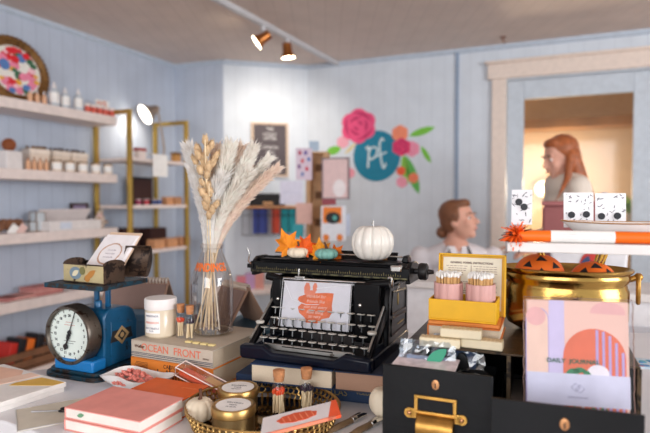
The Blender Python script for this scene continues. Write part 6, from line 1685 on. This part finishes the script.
o = text('GENERAL FORMS, INSTRUCTIONS', 'lettering', .0052, mat('dark_print', (110, 84, 78), .6), ic, (yw / 2 + .006, yd + .002 - .0050 + (lh - .0165) * math.sin(R(7)), (lh - .0165) * math.cos(R(7))), (R(83), 0, 0), bold=.00015)
# fluted pink cups with white tipped matches
pc = mat('pink_cup', (214, 166, 160), .5, var=.04)
for i, (x, y) in enumerate(((.0305, .030), (.0875, .033))):
    p = yb.matrix_basis @ Vector((x, y, s_ + .0003))
    t = thing('match_cup', ['pink fluted cup packed with white tipped matches, left one', 'pink fluted cup packed with white tipped matches, right one'][i], 'cup', p, KR, 'pink cups of matches in the yellow box')
    hcup = .062; r = .0262
    b = MB(); b.lathe([(r * .93, 0), (r, .003), (r, hcup), (r * .9, hcup), (r * .88, .01)], seg=96, flute=10, fa=.06); b.build('cup', pc, t)
    sb, tt_ = MB(), MB()
    for j in range(84):
        a = j * 2.399; q2 = r * .80 * math.sqrt((j + .5) / 84); x1, y1 = q2 * math.cos(a), q2 * math.sin(a); zt3 = .079 + random.uniform(-.002, .002)
        p0 = Vector((x1 * .9, y1 * .9, .012)); p1 = Vector((x1 * 1.05, y1 * 1.05, zt3)); sb.cyl(p0, p1, .0011, seg=5); tt_.tube([p1 - Vector((0, 0, .006)), p1 - Vector((0, 0, .002)), p1 + Vector((0, 0, .0015))], [.0015, .0024, .0014], 7)
    sb.build('match_sticks', mat('match_wood', (226, 180, 120), .7), t)['kind'] = 'stuff'; tt_.build('match_tips', tips['white'], t)['kind'] = 'stuff'
# ---- brass urn
ux_, uy_ = .462, 1.035
urn = thing('brass_pot', 'large shiny brass pot with ring handles, on the card file cabinet', 'pot', (ux_, uy_, KT), R(-16))
br = worn('polished_brass', (178, 142, 78), (104, 74, 42), .2, 1, 22, .60)
rim_z = G(573, 273, 0)
UZ = D(573, 273, uy_ - .08).z - KT
Rr = .118
MB().lathe([(.070, 0), (.086, .002), (.104, .012), (.110, .025), (.111, UZ - .040), (.108, UZ - .034), (.107, UZ - .028), (.1115, UZ - .021), (.1125, UZ - .015), (.1105, UZ - .010), (Rr - .002, UZ - .006), (Rr, UZ - .003), (Rr, UZ), (Rr - .003, UZ + .001), (.108, UZ - .006), (.102, UZ - .03), (.100, .03), (.09, .006), (0, .005)], seg=72, caps=False, sy=.66).build('body', br, urn)
for s_ in (-1, 1):
    x = s_ * (Rr + .004); hz2 = UZ - .010
    b = MB(); b.cyl((s_ * .108, 0, hz2 - .01), (x + s_ * .004, 0, hz2 - .004), .0055, seg=10); b.ell((x + s_ * .004, 0, hz2 - .004), .008, 12, 8); b.build('handle_lug', brd, urn)
    b = MB(); b.tube([(x + s_ * .004 + s_ * .003 * math.cos(q2), .020 * math.cos(q2) * .6, hz2 - .026 + .026 * math.sin(q2)) for q2 in [2 * math.pi * j / 24 for j in range(24)]], .0042, 9, closed=True); b.build('ring_handle', brd, urn)
# paper jack o' lanterns inside
orp = mat('orange_paper', (236, 110, 30), .6)
for i, (dx, dy, r, pxl) in enumerate(((-.048, -.012, .046, 'left'), (.046, -.014, .040, 'right'))):
    c = urn.matrix_basis @ Vector((dx, dy, 0)); zc = KT + UZ - r * (.30, .50)[i]
    t = thing('paper_pumpkin', 'orange paper ball with black triangle face, %s one in the brass pot' % pxl, 'decoration', (c.x, c.y, zc), R(-16), 'paper pumpkins in the brass pot')
    MB().ell((0, 0, 0), (r, r, r * .86), 40, 24).build('ball', orp, t)
    b = MB()
    for (ax, az, s2) in ((-36, 34, .0095), (2, 56, .0105), (40, 32, .0095), (0, 18, .007), (-14, 4, .006), (16, 2, .006)):
        c0 = Matrix.Rotation(R(ax), 4, 'Z') @ Matrix.Rotation(-R(az), 4, 'X')
        tri = [Vector((-s2, 0, -s2 * .6)), Vector((s2, 0, -s2 * .6)), Vector((0, 0, s2))]
        N_ = 6; gv = {}
        for i_ in range(N_ + 1):
            for j_ in range(N_ + 1 - i_):
                v = tri[0] + (tri[1] - tri[0]) * (i_ / N_) + (tri[2] - tri[0]) * (j_ / N_); w2 = (c0 @ (v + Vector((0, -r, 0)))).normalized()
                gv[i_, j_] = b._v(Vector((w2.x * r, w2.y * r, w2.z * r * .86)) * 1.015)
        for i_ in range(N_):
            for j_ in range(N_ - i_):
                b._f([gv[i_, j_], gv[i_ + 1, j_], gv[i_, j_ + 1]])
                if i_ + j_ < N_ - 1: b._f([gv[i_ + 1, j_], gv[i_ + 1, j_ + 1], gv[i_, j_ + 1]])
    b.build('face', blackm, t, smooth=0, fix=False)
# ---- white display riser on gold legs, standing in the pot
sl = G(507, 250, T + .3175)
SLR = R(-17)
ris = thing('display_riser', 'white slab riser on crossed gold legs standing in the brass pot', 'stand', (sl.x, sl.y, T + .3145), SLR)
RW, RD, RT = .278, .165, .0160
MB().box(0, RW, 0, RD, 0, RT).build('slab', worn('white_marble', (228, 224, 222), (196, 190, 190), .35, 0, 10, .62), ris, bevel=.0015)
goldr = mat('gold_rod', (206, 160, 74), .22, 1)
ub = ris.matrix_basis.inverted() @ Vector((ux_, uy_, KT + .012))
for y in (ub.y - .022, ub.y + .022):
    for sx_ in (-1, 1):
        for o_ in (0, .006):
            b = MB(); b.cyl((ub.x + .010 + sx_ * (.056 + o_), y, 0), (ub.x + .006 + sx_ * (.012 + o_), ub.y + (y - ub.y) * .5, ub.z), .0028, seg=8); b.build('leg', goldr, ris)
RZ = T + .3145 + RT + .0003
def onR(px, py, z=0): return G(px, py, RZ + z)
# dish
q = ris.matrix_basis @ Vector((.190, .086, 0)); 
dsh = thing('oval_dish', 'white oval porcelain dish with a thin gold rim on the riser', 'dish', (q.x, q.y, RZ), SLR)
b = MB(); rows = []
for q_, z_ in ((.5, 0), (.62, .003), (.84, .016), (1.0, .030), (.985, .0306), (.82, .0175), (.6, .0050), (.01, .004)):
    rows.append([b._v((.098 * q_ * (1 + .0 * i) * math.cos(2 * math.pi * i / 56), .046 * q_ * math.sin(2 * math.pi * i / 56), z_ + (.003 * math.cos(2 * math.pi * i / 56) ** 2 if z_ > .012 else 0))) for i in range(56)])
for A, B_ in zip(rows, rows[1:]):
    for i in range(56): b._f([A[i], A[(i + 1) % 56], B_[(i + 1) % 56], B_[i]])
b._f(rows[0][::-1]); b._f(rows[-1]); b.build('porcelain', mat('porcelain', (0, 0, 0)), dsh)
b = MB(); b.tube([(.098 * math.cos(2 * math.pi * i / 56), .046 * math.sin(2 * math.pi * i / 56), .0304 + .003 * math.cos(2 * math.pi * i / 56) ** 2) for i in range(56)], .0012, 6, closed=True); b.build('gold_rim', mat('rim_gold', (206, 150, 84), .3, .8), dsh)
# earring cards
stud = mat('stud_black', (26, 28, 36), .5); crd = mat('earring_card', (238, 238, 242), .5); splat = mat('terrazzo_grey', (84, 86, 98), .6)
def earcard(px, py, Y, w5, h5, rz, tilt, label, studs, seed):
    p = D(px, py, Y)
    t = thing('earring_card', label, 'earring card', p, 0, 'earring cards on the riser', rot=(R(tilt), 0, rz))
    MB().box(-w5 / 2, w5 / 2, 0, .0010, 0, h5).build('card', crd, t)
    rnd = random.Random(seed); b = MB()
    for i in range(26):
        x = rnd.uniform(-.44, .44) * w5; z = rnd.uniform(.10, .96) * h5; L_ = rnd.uniform(.003, .010)
        b.prism(leafpts(x, z, L_, rnd.uniform(.0008, .0018), rnd.uniform(-90, 90), 4), -.0003, 0, 'Y')
    b.build('splatter_print', splat, t)
    for x, z in studs: MB().prism(circ(x, z, .0060, n=22), -.0028, -.0003, 'Y').build('stud', stud, t, bevel=.0004)
    return t
earcard(521.5, 224.5, .955, .0345, .062, SLR - R(6), -6, 'narrow speckled earring card with two black studs, standing alone at the left', [(-.005, .040), (.004, .031)], 1)
earcard(578.5, 227.5, .985, .050, .064, SLR + R(2), -5, 'speckled earring card in the dish, left of two', [(-.012, .023), (.013, .024)], 2)
earcard(610.5, 228.5, .975, .050, .064, SLR - R(1), -5, 'speckled earring card in the dish, right of two', [(-.015, .022), (.011, .023)], 3)
# party cracker with fringed ends
ck0 = onR(524, 243, .0095); ck1 = onR(641, 247, .0095)
ckd = (ck1 - ck0); L_ = ckd.length
# put it just inside the slab front edge
cr = thing('party_cracker', 'orange paper cracker with a white label and fringed ends, lying along the riser', 'cracker', ris.matrix_basis @ Vector((.018, .016, RT + .0101)), SLR)
MB().cyl((0, 0, 0), (.226, 0, 0), .0095, seg=28).build('tube', mat('cracker_orange', (242, 112, 20), .45), cr)
MB().cyl((.050, 0, 0), (.144, 0, 0), .0099, seg=28).build('paper_label', whitel, cr)
b = MB(); rnd = random.Random(9)
for r_ in range(3):
    x = .056 
    while x < .138:
        q2 = rnd.uniform(.001, .004); a = R(-90 - 22 + 18 * r_); rr = .0100
        b.box(x, x + q2, rr * math.sin(a) * 1 - .0002 + 0, rr * math.sin(a) + .0, rr * math.cos(a) * -0 + (-.0036 + .0036 * r_), (-.0036 + .0036 * r_) + .0007); x += q2 + .0012
b.build('fine_print', mat('grey_print', (176, 176, 186), .6), cr)['kind'] = 'stuff'
fo, fk = mat('fringe_orange', (240, 100, 24), .55), mat('fringe_black', (44, 34, 32), .6)
for s_, x0_ in ((-1, 0), (1, .226)):
    b = MB(); rnd = random.Random(20 + s_)
    for i in range(260):
        d = Vector((s_ * rnd.uniform(-.45, 1.0), rnd.uniform(-1, 1), rnd.uniform(-1, 1))).normalized(); L2 = rnd.uniform(.016, .031); sd = d.cross(Vector((rnd.uniform(-1, 1), rnd.uniform(-1, 1), rnd.uniform(-1, 1)))).normalized() * .0011
        p = Vector((x0_ + s_ * .002, 0, 0)); m_ = p + d * L2 * .6; e_ = p + d * L2 + Vector((0, 0, -.004))
        if (e_.z < -.009): e_.z = max(e_.z, -.009 if e_.y > -.016 else -.03); m_.z = max(m_.z, -.0085)
        b.mi = 0 if rnd.random() < .82 else 1
        b.quad(p - sd, p + sd, m_ + sd, m_ - sd); b.quad(m_ - sd, m_ + sd, e_ + sd * .8, e_ - sd * .8)
    b.build('fringe', [fo, fk], cr, smooth=0, fix=False)
# twine from the left fringe to the dish
# ---- leaflet at the far right of the table
p = G(656, 366, T)
t = thing('leaflet', 'colourful blue and red printed leaflet at the right edge of the table', 'leaflet', (p.x, p.y, T), R(-24))
MB().box(-.07, .09, -.035, .045, 0, .004).build('paper', mat('leaflet_paper', (200, 218, 232), .4), t)
b = MB(); rnd = random.Random(4)
for i in range(26): b.prism(circ(rnd.uniform(-.055, .08), rnd.uniform(-.028, .038), rnd.uniform(.005, .012), n=9), .004, .0044 + i * .00004, 'Z', i % 4)
b.build('print', [mat('print_blue', (60, 140, 200), .4), mat('print_red', (196, 60, 60), .4), mat('print_gold', (220, 180, 110), .4), mat('print_teal', (80, 170, 190), .4)], t)
